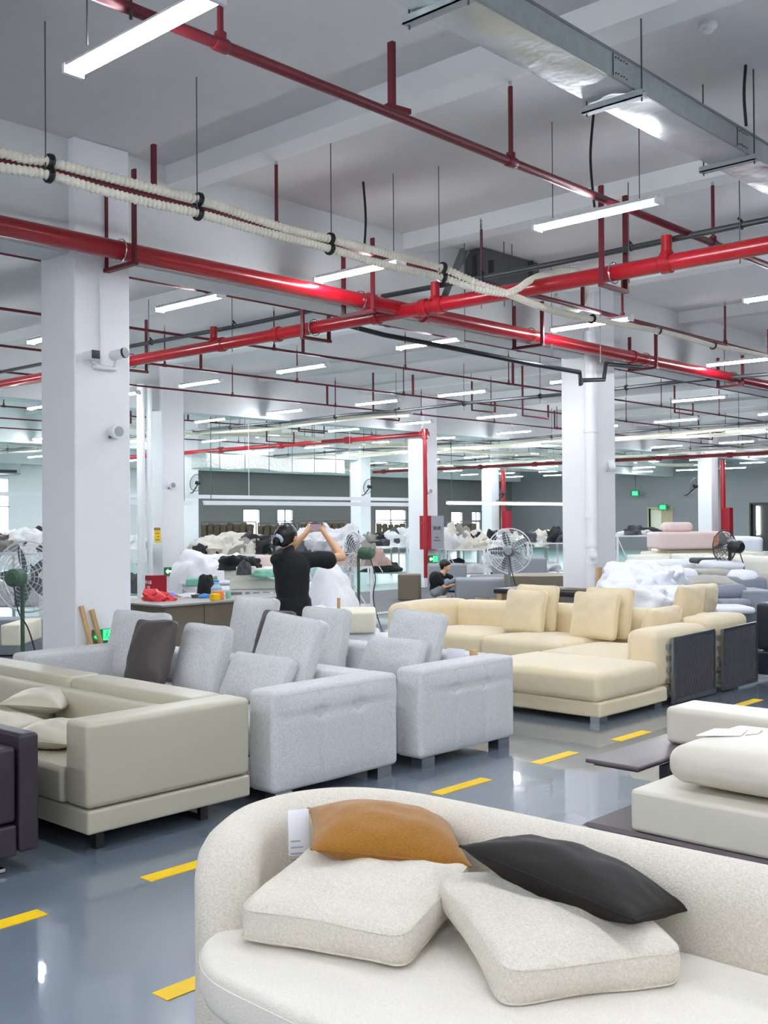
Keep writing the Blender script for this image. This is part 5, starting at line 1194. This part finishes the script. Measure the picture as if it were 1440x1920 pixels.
def table(u0, u1, vtop, dep, depth, name, label, shelf=True, m='whitemetal', legs=True):
    w_ = (u1-u0)*dep/F; c = onD((u0+u1)/2, vtop, dep); t = thing(name, label, 'table', (c.x, c.y, 0), math.atan2(HR.y, HR.x)); z = c.z
    mb().box((-w_/2, 0, z-.03), (w_/2, depth, z)).build('table_top', M[m], t, smooth=False, local=True)
    for x in (-w_/2+.03, w_/2-.03):
        for y in (.03, depth-.03): mb().box((x-.022, y-.022, 0), (x+.022, y+.022, z-.03)).build('leg', M['whitemetal'], t, smooth=False, local=True)
    if shelf: mb().box((-w_/2+.03, .03, .28), (w_/2-.03, depth-.03, .31)).build('shelf', M['galvflat'], t, smooth=False, local=True)
    mb().bar((-w_/2+.03, .03, z-.05), (-w_/2+.4, .03, .32), .02, .02).build('brace', M['whitemetal'], t, smooth=False, local=True)
    return z
table(372, 520, 1106, 14.3, .9, 'work_table', 'low white table under the foam blocks left of the woman', shelf=False)
ft = onD(400, 1106, 14.3).z
blk(430, 1086, 520, 1106, 14.3, .8, M['foam'], 'foam_block', 'wide white foam block at the bottom of the foam stack', rest=ft)
blk(420, 1066, 505, 1087, 14.4, .7, M['foam'], 'foam_block', 'middle white foam block of the stack left of the woman')
blk(442, 1062, 478, 1072, 14.4, .4, M['foam'], 'foam_block', 'small white foam slab on top of the foam stack')
blk(478, 1042, 512, 1068, 15.2, .3, M['pink'], 'foam_block', 'pinkish foam slab just left of the woman')
blk(348, 1085, 400, 1100, 14.4, .4, M['mint'], 'foam_piece', 'mint green foam piece behind the black jacket', 'foam')
blk(372, 1080, 400, 1086, 14.4, .4, M['foam'], 'foam_piece', 'white foam lid on the mint green foam', 'foam')
heap('mint_cloth', onD(500, 1082, 14.2), .34, .34, .11, M['mint'], 'mint green cloth peeking out left of the woman', 'cloth', 4)
heap('black_cloth', onD(440, 1068, 14.6), .54, .35, .19, M['cloth']['black'], 'black cloth thrown over the foam stack', 'cloth', 13, 1.2)
heap('black_cloth', onD(468, 1064, 14.6), .26, .24, .14, M['cloth']['black'], 'small black cloth behind the grey rag', 'cloth', 14, 1.3)
heap('grey_rag', onD(458, 1078, 14.25), .19, .16, .21, M['cloth']['char'], 'grey rag hanging on the foam stack', 'rag', 15, 1.2)
for u, v, w_, h_, s, lab in ((372, 1096, 1.0, .58, 1, 'white puffy quilt at the left end behind the bench'), (398, 1088, .9, .5, 2, 'white puffy quilt in the middle behind the bench'), (430, 1080, .75, .42, 3, 'white puffy quilt at the right end behind the foam')):
    heap('puffy_quilt', onD(u, v, 16.6+s*.2)-Vector((0, 0, .1)), w_*.72, .9, h_*1.15, M['duvet'], lab, 'quilt', s+20, .55, n=40, k=18)
table(335, 460, 1092, 16.4, 1.0, 'work_table', 'table carrying the white puffy quilts', shelf=False)
# ---- hanging rack with brown hides before the windows
def rack(u0, u1, vtop, vbot, dep, label, m, seed=0):
    w_ = (u1-u0)*dep/F; a = onD((u0+u1)/2, vtop, dep); t = thing('hanging_rack', label, 'rack', (a.x, a.y, 0), math.atan2(HR.y, HR.x)); z = a.z; zb_ = onD((u0+u1)/2, vbot, dep).z
    b = mb().bar((-w_/2, 0, z), (w_/2, 0, z), .04)
    for x in (-w_/2, 0, w_/2): b.bar((x, 0, 0), (x, 0, z), .04)
    b.build('rack_frame', M['wire'], t, smooth=False, local=True)
    r_ = random.Random(seed); n = int(w_/.22)
    for k in range(n):
        x = -w_/2+.1+k*.22; zz = zb_+r_.uniform(-.1, .1); N = 7; V = []; Fc = []
        for i in range(N):
            for s in (-1, 1): V.append((x+s*.09+.02*math.sin(i*1.9+k), s*.10, z-.04-(z-.04-zz)*i/(N-1)))
        q = mb().rbox((x-.10, -.22, zz), (x+.10, .22, z-.03-r_.uniform(0, .06)), .05, 2, 4, wob=.03, seed=k+seed, fr=4); q.build('hide', m, t, local=True)
rack(378, 480, 979, 1003, 36.5, 'far rack of hanging brown hides under the left windows', M['olive'], 1)
rack(484, 560, 981, 1006, 37, 'far rack of hanging brown hides behind the woman head', M['olive'], 2)
rack(562, 655, 977, 1005, 36.2, 'far white metal rack with dark hides behind the raised phone', M['olive'], 3)
rack(706, 762, 980, 1004, 41, 'far rack of brown hides between the two distant columns', M['olive'], 4)
rack(838, 900, 978, 1003, 41, 'far rack of brown hides right of the fire cabinet', M['olive'], 5)
# ---- work tables with heaps of fabric
T = M['cloth']; rr = random.Random(11)
def tabled(u0, u1, vtop, dep, label, heaps, depth=1.1, name='work_table', shelf=True, under=(), sc_=1):
    z = table(u0, u1, vtop, dep, depth, name, label, shelf)
    for k, (du, w_, h_, mk, lab) in enumerate(heaps):
        p = onD(u0+du, 975, dep+depth*.5); p.z = z
        heap('fabric_heap', p, w_*sc_, depth*.85, h_*sc_, T[mk], lab, 'fabric', rr.random()*50, 1.2, n=26, k=12)
    for k, (du, w_, h_, mk, lab) in enumerate(under):
        p = onD(u0+du, 975, dep+depth*.5); p.z = .31
        heap('fabric_heap', p, w_*sc_, depth*.7, h_, T[mk], lab, 'fabric', rr.random()*50, 1.2, n=22, k=10)
tabled(375, 492, 1040, 19.5, 'far table under the beige fabric heaps left of the woman',
       ((22, .9, .26, 'ivory', 'ivory fabric heap above the white quilts'), (52, .9, .42, 'ivory', 'tall ivory fabric heap left of the woman head'), (80, .8, .34, 'stone', 'stone coloured fabric heap nearest the woman head'), (100, .5, .36, 'black', 'black and white fabric heap at the table end')),
       under=((30, .8, .3, 'white', 'white fabric under the table left of the woman'), (80, .8, .3, 'stone', 'stone fabric under the table left of the woman')))
tabled(560, 660, 1040, 18, 'table hidden behind the woman raised arm',
       ((50, .75, .50, 'white', 'white fabric heap just right of the woman wrist'), (22, .5, .42, 'white', 'pale fabric heap below the raised phone'), (78, .8, .52, 'white', 'big white fabric heap above the woman elbow')), 1.2)
tabled(640, 700, 1062, 16.5, 'table with blush coloured fabrics right of the woman elbow',
       ((10, .4, .34, 'blush', 'blush brown fabric heap right of the woman elbow'), (30, .34, .36, 'stone', 'stone coloured fabric heap above the green fan motor'), (48, .36, .28, 'blush', 'dusky fabric heap at the table end by the green fan')), .9)
tabled(688, 766, 1024, 27.6, 'white sewing table left of the fire cabinet column', sc_=1.3, heaps=
       ((12, .6, .22, 'black', 'black and white fabric heap left on the sewing table'), (34, .6, .16, 'char', 'charcoal fabric heap on the sewing table'), (58, .7, .34, 'white', 'white fabric heap right on the sewing table')),
       under=((28, .8, .26, 'black', 'dark folded fabric on the shelf of the sewing table'),))
tabled(834, 910, 1030, 27, 'table of white fabrics right of the fire cabinet', sc_=1.25, heaps=
       ((14, .8, .46, 'white', 'white fabric heap right beside the fire cabinet'), (40, .8, .40, 'ivory', 'ivory fabric heap behind the crouching person'), (62, .6, .22, 'ivory', 'low ivory fabric heap left of the round fan')),
       under=((20, .7, .3, 'black', 'black fabric under the table behind the crouching person'), (50, .7, .3, 'white', 'white fabric under the table behind the crouching person')))
tabled(912, 985, 1026, 28.8, 'sewing table behind the round fan', sc_=1.2, heaps=
       ((20, .8, .3, 'white', 'white fabric heap behind the left of the round fan'), (52, .7, .25, 'grey', 'grey fabric heap behind the right of the round fan')),
       under=((20, .9, .35, 'white', 'white fabric under the table behind the round fan'), (60, .6, .3, 'char', 'charcoal fabric under the table behind the round fan')))
tabled(988, 1060, 1018, 28.0, 'sewing table left of the right column',
       ((20, .8, .2, 'white', 'white fabric heap left of the right column'), (50, .8, .26, 'char', 'charcoal fabric heap close to the right column')),
       under=((30, .9, .25, 'white', 'white bundle under the table left of the right column'),))
tabled(1156, 1242, 1004, 26.0, 'white metal table just right of the right column',
       ((40, .8, .14, 'white', 'white fabric on the table right of the drainpipe column'), (62, .6, .2, 'black', 'black and white bundle at the table end')), shelf=True,
       under=((30, 1.0, .32, 'white', 'white fabric under the table right of the column'), (68, .8, .25, 'black', 'black fabric on the shelf by the pink wrapped foam')))
tabled(-20, 78, 1036, 17.5, 'work table behind the left round fan',
       ((30, .9, .30, 'stone', 'stone fabric heap at the left edge'), (62, .6, .40, 'white', 'white cloth hanging behind the left round fan'), (82, .6, .3, 'char', 'charcoal fabric heap behind the left round fan')),
       under=((40, 1.4, .4, 'grey', 'grey fabric stack under the table behind the left fan'),))
tabled(238, 262, 1030, 20, 'narrow table seen between the left big column and the white pipe',
       ((12, .4, .3, 'white', 'white fabric in the gap right of the left big column'),), under=((12, .4, .4, 'char', 'charcoal fabric below in the gap right of the left big column'),))
for k, (u, v, dep, w_, h_, mk) in enumerate(((384, 1030, 19.7, .4, .2, 'black'), (398, 1022, 20.0, .5, .3, 'white'), (432, 1012, 19.9, .45, .3, 'white'), (470, 1022, 19.8, .35, .3, 'ivory'), (455, 1010, 20.1, .4, .4, 'char'),
        (574, 1026, 18.3, .4, .22, 'char'), (600, 1024, 18.2, .4, .25, 'grey'), (648, 1020, 18.4, .4, .3, 'stone'), (655, 1012, 18.6, .3, .4, 'black'), (664, 1020, 17.2, .25, .34, 'ivory'), (690, 1026, 17.2, .3, .26, 'stone'),
        (700, 1012, 28.0, .6, .36, 'stone'), (716, 1014, 28.1, .5, .34, 'black'), (742, 1010, 28.0, .5, .4, 'char'), (757, 1008, 28.0, .5, .5, 'white'),
        (846, 1008, 27.5, .5, .66, 'ivory'), (868, 1008, 27.4, .5, .6, 'stone'), (884, 1014, 27.5, .5, .4, 'black'), (902, 1018, 27.5, .4, .34, 'blush'), (924, 1014, 29.2, .5, .4, 'black'), (946, 1012, 29.2, .6, .44, 'grey'), (966, 1014, 29.2, .5, .4, 'ivory'),
        (1000, 1010, 28.4, .5, .3, 'char'), (1018, 1010, 28.4, .6, .32, 'ivory'), (1040, 1008, 28.4, .6, .36, 'black'), (1190, 998, 26.4, .6, .2, 'char'), (6, 1026, 18, .5, .3, 'char'), (26, 1022, 18, .5, .36, 'ivory'), (52, 1030, 17.9, .4, .2, 'grey'))):
    zt_ = {19: 1.65-(1040-975)*19.5/F, 20: 1.65-(1040-975)*19.5/F, 18: 1.65-(1040-975)*18/F, 17: 1.65-(1062-975)*16.5/F, 28: 1.65-(1024-975)*27.6/F, 27: 1.65-(1030-975)*27/F, 29: 1.65-(1026-975)*28.8/F, 26: 1.65-(1004-975)*26/F}[int(dep)]
    if u > 990 and dep > 28: zt_ = 1.65-(1018-975)*28/F
    if u < 100: zt_ = 1.65-(1036-975)*17.5/F
    p = onD(u, 975, dep); p.z = zt_
    heap('fabric_piece', p, w_, .45, h_, T[mk], {'black': 'small black', 'char': 'small charcoal', 'white': 'small white', 'ivory': 'small ivory', 'stone': 'small stone grey', 'grey': 'small light grey', 'blush': 'small blush'}[mk]+' crumpled fabric among the heaps on the work tables', 'fabric', k*2.3+1, 1.6, 'small fabrics among the heaps', n=22, k=10)
far_fill = []
for k in range(16):
    u = 380+k*42+rr.uniform(-8, 8); dep = rr.uniform(31.5, 34.5)
    mk = rr.choice(['white', 'ivory', 'grey', 'char', 'black', 'stone']); zt = .85
    p = onD(u, 975, dep)
    t = thing('sewing_station', 'distant sewing station with a fabric heap in the back rows', 'table', (p.x, p.y, 0), math.atan2(HR.y, HR.x), 'distant sewing stations')
    mb().box((-.33, -.3, .78), (.33, .3, .81)).build('table_top', M['whitemetal'], t, smooth=False, local=True)
    for x in (-.3, .3): mb().box((x-.02, -.28, 0), (x+.02, .28, .78)).build('leg_frame', M['galvflat'], t, smooth=False, local=True)
    mb().rbox((-.1, -.1, .81), (.35, .05, 1.05), .03, 2, 2).rbox((-.1, -.08, .95), (.02, .03, 1.1), .02, 2, 1).build('sewing_machine', M['whitemetal'], t, local=True)
    o = heap('fabric_heap', (p.x-.3, p.y-.3, .81), .6, .5, rr.uniform(.2, .4), T[mk], 'small fabric heap on a distant sewing station', 'fabric', rr.random()*50, 1.2, n=16, k=8, group='heaps on distant stations')
# ---- fans
def big_fan(u, v, dep, R, label, tint='whitemetal', pole='greenmetal', face=(-.2, -1), rings=9, spokes=14, blades=5, tilt=0, cone=.10):
    c = onD(u, v, dep); t = thing('pedestal_fan', label, 'fan', (c.x, c.y, 0))
    ax = (HR*face[0]+HF*face[1]+Vector((0, 0, tilt))).normalized(); e1 = ax.cross(Z3).normalized(); e2 = e1.cross(ax)
    mb().tube([(c.x, c.y, .05), (c.x, c.y, c.z-.03)], .022, 10).build('pole', M[pole], t)
    mb().tube([(c.x, c.y, 0), (c.x, c.y, .03), (c.x, c.y, .05)], [.24, .24, .05], 20).build('base', M[pole], t)
    mb().tube([c-ax*-.02, c+ax*.06, c+ax*.20, c+ax*.24], [.07, .095, .095, .06], 16).build('motor', M[pole], t)
    cc = c-ax*.10; b = mb()
    b.ring(cc, R, .011, ax, 40, 6)
    for k in range(1, rings): q = k/rings; b.ring(cc-ax*cone*(1-q*q), R*q, .0035, ax, 30, 4); b.ring(cc+ax*cone*.8*(1-q*q), R*q, .0035, ax, 30, 4)
    for k in range(spokes):
        a = 2*math.pi*k/spokes; d = e1*math.cos(a)+e2*math.sin(a)
        for s in (-1, .8): b.tube([cc+ax*cone*s*(1-q*q)+d*R*q for q in (.05, .35, .7, 1)], .005 if k % 3 == 0 else .003, 4)
    b.build('cage', M[tint], t)
    b = mb()
    for k in range(blades):
        a = 2*math.pi*k/blades; d = e1*math.cos(a)+e2*math.sin(a); s_ = e2*math.cos(a)-e1*math.sin(a); V = []; Fc = []
        for i in range(6):
            q = .12+.78*i/5; wd = .28*math.sin(math.pi*(.25+.6*i/5))*R
            for j in (-1, 0, 1): V.append(cc+d*R*q+s_*wd*j*.6+ax*(.05*j*(1-.4*q))+Vector((0, 0, 0)))
        for i in range(5):
            for j in range(2): n0 = i*3+j; Fc.append((n0, n0+1, n0+4, n0+3))
        b.add(V, Fc)
    b.build('blades', M['steel'], t)
    b = mb(); b.tube(curve_pts([c+ax*.18-Z3*.05, c+ax*.2-Z3*.35+HR*.06, Vector((c.x, c.y, .5))+HR*.12+ax*.1, Vector((c.x, c.y, .03))+HR*.25+ax*.1], 6), .008, 5).build('cord', M['black'], t)
    return t
big_fan(42, 1082, 11.6, .385, 'large round pedestal fan on a green pole at the left edge')
big_fan(672, 1037, 15.6, .31, 'green pedestal fan right of the woman, seen from the side', face=(.92, -.4))
big_fan(955, 1033, 18.2, .375, 'large white round pedestal fan before the far sewing tables', pole='steel')
big_fan(1368, 1025, 16.0, .24, 'black pedestal fan in front of the pink wrapped foam', tint='wire', pole='black', face=(.45, -.8), rings=7)
def wall_fan(u, v, y, label, sgn=1):
    c = onY(u, v, y-.35); t = thing('wall_fan', label, 'fan', tuple(c)); ax = (HR*.75-HF*.55-Z3*.2).normalized(); b = mb()
    for q in (.2, .4, .6, .8, 1): b.ring(c-ax*.08*(1-q*q), .26*q, .006 if q < 1 else .012, ax, 24, 4)
    b.build('cage', M['wire'], t); mb().tube([c, c+ax*.15], [.06, .05], 10).build('motor', M['black'], t)
    mb().tube([c+ax*.1, Vector((c.x+sgn*.05, y-.1, c.z-.3)), Vector((c.x+sgn*.05, y, c.z-.3))], .02, 6).build('arm', M['black'], t)
wall_fan(368, 905, GY0+2*GDY, 'wall fan high on the distant column left of the woman')
wall_fan(690, 912, GY0+2*GDY, 'wall fan on the distant column right of the woman')
wall_fan(942, 925, GY0+2*GDY, 'wall fan on the distant column above the strip light')
wall_fan(1300, 911, GY0+GDY, 'wall fan left of the distant right column')
# ---- middle ground furniture
g_ = ground(767, 22.3)
o = boxthing('taupe_stool', 'taupe cube stool on the carpet left of the fire cabinet column', 'stool', (g_.x-.22, g_.y-.22, .005), (g_.x+.22, g_.y+.22, 1.65-(1076-975)*22.3/F), M['taupe'], .03, rz=.6)
def lowsofa(u0, u1, v0, v1, dep, thick, m, label, z0=.02, rnd_=.05, seed=0, cat='sofa', name='grey_daybed'):
    v1 = 975+(1.65-z0)*F/dep
    return blk(u0, v0, u1, v1, dep, thick, m, name, label, cat, rnd_, rest=z0, wob=.01, bul=.01, seed=seed)
lowsofa(804, 875, 1060, 1106, 24.5, .9, M['grey'], 'far grey sofa block behind the crouching person')
lowsofa(858, 958, 1088, 1126, 21.5, 1.0, M['grey'], 'low grey daybed in front of the crouching person hands')
lowsofa(885, 982, 1080, 1124, 22.8, .5, M['grey'], 'pale edged grey daybed behind the lower one', seed=2)
lowsofa(930, 1026, 1048, 1112, 23.8, .9, M['grey'], 'grey sofa back behind the round fan foot', seed=3)
lowsofa(958, 1102, 1082, 1120, 20.5, 1.2, M['taupe'], 'long taupe sideboard behind the black topped table', seed=4, rnd_=.01, cat='sideboard', name='taupe_sideboard')
b = mb(); r_ = random.Random(3); g_ = ground(900, 21.0)
t = thing('timber_offcuts', 'loose thin timber offcuts lying on the carpet before the grey daybed', 'offcuts', (g_.x, g_.y, 0))
for k in range(14):
    p = g_+HR*r_.uniform(-.5, .6)+HF*r_.uniform(-.3, .3); a = r_.uniform(0, 3.1); d = Vector((math.cos(a), math.sin(a), 0))*r_.uniform(.2, .4)
    mb().bar(p-d+Z3*(.03+.02*(k % 3)), p+d+Z3*(.03+.03*((k+1) % 3)), .03, .02).build('offcut', M['wood'] if k % 3 else M['redbox'], t, smooth=False)
# black topped table
zt = .72; a_ = Vector((12.3, 9.3, zt)); 
t = thing('black_table', 'black topped workbench with pale wooden legs behind the velvet sofa', 'table', (12.1, 8.2, 0))
mb().rbox((11.75, 7.25, zt-.07), (12.65, 8.85, zt), .02, 2, 4).build('table_top', M['black'], t)
for x, y in ((11.82, 8.77), (12.25, 8.77), (11.82, 8.0), (11.82, 7.33), (12.2, 7.33)): mb().box((x-.04, y-.04, 0), (x+.04, y+.04, zt-.07)).build('leg', M['wood'], t, smooth=False)
mb().box((11.9, 7.33, .3), (12.28, 8.77, .34)).build('shelf', M['wood'], t, smooth=False)
tag(mb().rbox((11.9, 7.5, zt+.001), (12.2, 8.0, zt+.02), .008, 1, 2).build('leather_scrap', M['taupe']), 'flat brown leather scrap on the black topped workbench', 'leather')
# things between the grey sofas and the aisle, behind the woman
heap('puffy_quilt', ground(620, 12.8)+Vector((0, 0, .0)), .62, .7, 1.22, M['duvet'], 'tall white puffy quilt bundle right behind the woman', 'quilt', 31, .4, n=40, k=18)
heap('puffy_quilt', ground(606, 12.0)+Vector((0, 0, .0)), .7, .7, .72, M['duvet'], 'lower white quilt bundle at the woman side', 'quilt', 32, .45, n=36, k=16)
heap('white_fabric', ground(700, 14.2)+Z3*.0, 1.3, 1.0, .13, T['white'], 'white fabric spread on the carpet right of the woman', 'fabric', 33, 1.2, n=40)
heap('white_fabric', ground(760, 14.8)+Z3*.0, 1.0, .6, .08, T['white'], 'thin end of white fabric trailing right on the carpet', 'fabric', 34, 1.2, n=40)
lowsofa(594, 703, 1150, 1192, 10.9, .7, M['foamc'], 'long cream foam block behind the low lumbar cushion', z0=.50, cat='foam block', name='foam_block', rnd_=.02)
lowsofa(600, 712, 1188, 1240, 10.95, .6, M['duvet'], 'white wrapped base under the long cream foam block', z0=.0, cat='bundle', name='wrapped_bundle')
p = ground(634, 11.2); tag(mb().box((p.x-.012, p.y-.012, 0), (p.x+.012, p.y+.012, 1.65-(1120-975)*11.2/F)).build('wooden_stick', M['wood'], smooth=False), 'thin upright wooden stick behind the light grey cushions', 'stick')
lowsofa(0, 36, 1168, 1216, 12.2, .8, M['foamc'], 'cream foam block below the left round fan', z0=.25, cat='foam block', name='foam_block', rnd_=.02)
lowsofa(-60, 78, 1158, 1230, 13.4, .5, M['grey'], 'grey panel behind the cream foam block at left', z0=0, cat='panel', name='partition', rnd_=.01)
# ---- right hand stack of bags, foam and pillows
def bag(u, v, w_, h_, dep, label, seed, m='plastic', cat='bag', name='plastic_bag', folds=.8, dd=.7, rest=None):
    p = onD(u, v, dep); 
    if rest is not None: p.z = rest
    return heap(name, p, w_, dd, h_, M[m], label, cat, seed, folds, n=40, k=18)
lowsofa(1190, 1290, 1112, 1160, 12.7, .8, M['grey'], 'grey upholstered base under the white plastic bags', z0=.02, cat='sofa', name='grey_sofa')
bag(1180, 1148, .6, .50, 12.5, 'lower left white plastic bag behind the velvet sofa', 41)
bag(1176, 1108, .5, .36, 12.9, 'upper left white plastic bag beside the right column', 42)
bag(1210, 1108, .54, .36, 12.9, 'upper white plastic bag in the middle of the heap', 43)
bag(1208, 1140, .46, .3, 12.3, 'front white plastic bag hanging over the velvet back', 44)
bag(1240, 1126, .58, .2, 12.6, 'lower right white plastic bag with a smooth bulge', 45)
bag(1238, 1096, .38, .27, 13.4, 'small white plastic bag at the right of the heap', 46)
z_ = .0
S = lambda *a, **k: blk(*a, **k)
lowsofa(1236, 1440, 1040, 1120, 19.0, 1.4, M['foamc'], 'long cream foam stack in the far right background', z0=0.02, cat='foam', name='foam_stack')
S(1235, 997, 1371, 1031, 19.0, .9, M['pink'], 'wrapped_foam', 'long foam block wrapped in pink film with orange tape', 'foam', r=.05, wob=.008)
S(1338, 1004, 1347, 1031, 18.97, .02, M['orange'], 'orange_tape', 'orange tape band on the pink wrapped foam', 'tape', r=.004, wob=0)
S(1362, 1006, 1367, 1026, 18.97, .02, M['orange'], 'orange_tape', 'narrow orange tape near the right end of the pink wrapped foam', 'tape', r=.004, wob=0)
S(1250, 979, 1301, 998, 19.3, .5, M['pink'], 'wrapped_cushion', 'rounded wrapped cushion on top of the pink wrapped foam', 'cushion', r=.08)
S(1252, 1030, 1396, 1042, 19.2, .8, M['foamc'], 'foam_slab', 'thin cream foam slab right under the pink wrapped foam', 'foam')
S(1196, 1042, 1256, 1062, 17.5, .8, M['foam'], 'foam_block', 'white foam block behind the upper white bags')
S(1282, 1040, 1352, 1058, 17.6, .8, M['foam'], 'foam_block', 'white foam block behind the dark cushion', r=.04)
lowsofa(1196, 1345, 1056, 1100, 16.8, 1.0, M['duvet'], 'white wrapped sofa behind the tan leather cushion', z0=.0, cat='sofa', name='wrapped_sofa', rnd_=.08)
lowsofa(1352, 1470, 1050, 1100, 16.6, 1.2, M['foam'], 'big cream wrapped seat at the right edge', z0=.0, cat='sofa', name='wrapped_sofa', rnd_=.1, seed=5)
S(1326, 1052, 1400, 1070, 15.8, .7, M['duvet'], 'rolled_quilt', 'white rolled quilt before the black fan', 'quilt', r=.08, wob=.02, seed=4)
S(1308, 1047, 1364, 1058, 16.2, .5, M['cloth']['char'], 'dark_cushion', 'flat dark cushion on the white foam at far right', 'cushion', r=.06)
S(1228, 1064, 1282, 1085, 15.4, .5, M['tan'], 'tan_cushion', 'tan and green leather cushion right of the white bags', 'cushion', r=.05)
lowsofa(1210, 1440, 1086, 1150, 14.9, 1.2, M['grey2'], 'blue grey velvet sofa carrying the pillow pile', z0=0.02, name='grey_velvet_sofa', seed=7, rnd_=.06)
S(1225, 1083, 1280, 1104, 14.6, .5, M['beige'], 'beige_pillow', 'beige pillow left below the tan cushion', 'pillow', r=.08, wob=.02)
S(1272, 1066, 1312, 1098, 15.1, .4, M['duvet'], 'white_pillow', 'white pillow left of the striped grey pillows', 'pillow', r=.09, wob=.02)
S(1312, 1068, 1372, 1082, 15.2, .5, M['greige'], 'linen_pillow', 'warm grey linen pillow at the back of the pile', 'pillow', r=.05, wob=.015)
o = throw_pillow('linen_pillow', .66, .5, .17, M['greige'], seed=51); lay(o, 'warm grey linen pillow with pointed ends on top of the pile', 'pillow', onD(1330, 1090, 14.6), YAW-math.pi/2, 0, .1)
S(1375, 1070, 1428, 1104, 14.9, .5, M['duvet'], 'rolled_quilt', 'white rolled quilt at the right of the pillow pile', 'quilt', r=.12, wob=.03, seed=9)
S(1300, 1096, 1404, 1126, 14.2, .7, M['grey2'], 'velvet_pillow', 'large crumpled blue grey velvet pillow on the pile', 'pillow', r=.11, wob=.04, seed=12)
S(1270, 1104, 1318, 1118, 14.2, .6, M['grey2'], 'velvet_pillow', 'flat blue grey velvet pillow left under the crumpled one', 'pillow', r=.06, wob=.01, seed=13)
S(1350, 1126, 1408, 1144, 13.9, .6, M['grey2'], 'velvet_pillow', 'small blue grey velvet pillow under the crumpled one', 'pillow', r=.07, wob=.03, seed=14)
S(1400, 1108, 1455, 1150, 14.0, .8, M['grey2'], 'velvet_sofa_block', 'blue grey velvet backrest at the right edge', 'backrest', r=.03)
S(1345, 1139, 1418, 1152, 13.0, .6, M['duvet'], 'white_quilt', 'white quilt edge behind the second woven panel', 'quilt', r=.05, wob=.01)
lowsofa(1360, 1470, 1086, 1104, 15.6, .6, M['beige'], 'beige sofa edge at the far right', z0=.55, name='beige_sofa')
S(1424, 1040, 1465, 1052, 17.0, .5, M['cloth']['ivory'], 'rolled_fabric', 'ivory fabric roll at the right edge', 'fabric', r=.06, wob=.03)
S(1378, 1006, 1432, 1048, 24.0, .6, M['plastic'], 'wrapped_bundle', 'clear plastic wrapped bundle behind the black fan', 'bundle', r=.1, wob=.06)
p = ground(1122, 13.8); tag(mb().box((p.x-.05, p.y-.02, 0), (p.x+.05, p.y+.02, 1.65-(1066-975)*13.8/F)).build('wooden_board', M['wood'], smooth=False), 'upright pale wooden board beside the foot of the drainpipe', 'board')
# far air conditioner by the left window
p = onY(14, 876, YMAX-.5); t = thing('air_conditioner', 'grey air conditioning unit above the left window', 'air conditioner', tuple(p))
mb().rbox((p.x-1.0, YMAX-.6, p.z-.25), (p.x+.5, YMAX-.02, p.z+.3), .05, 2, 2).build('casing', M['galvflat'], t); mb().box((p.x-1.0, YMAX-.63, p.z-.2), (p.x+.3, YMAX-.6, p.z-.1)).box((p.x-1.0, YMAX-.63, p.z+.15), (p.x+.3, YMAX-.6, p.z+.25)).build('grille', M['black'], t, smooth=False)
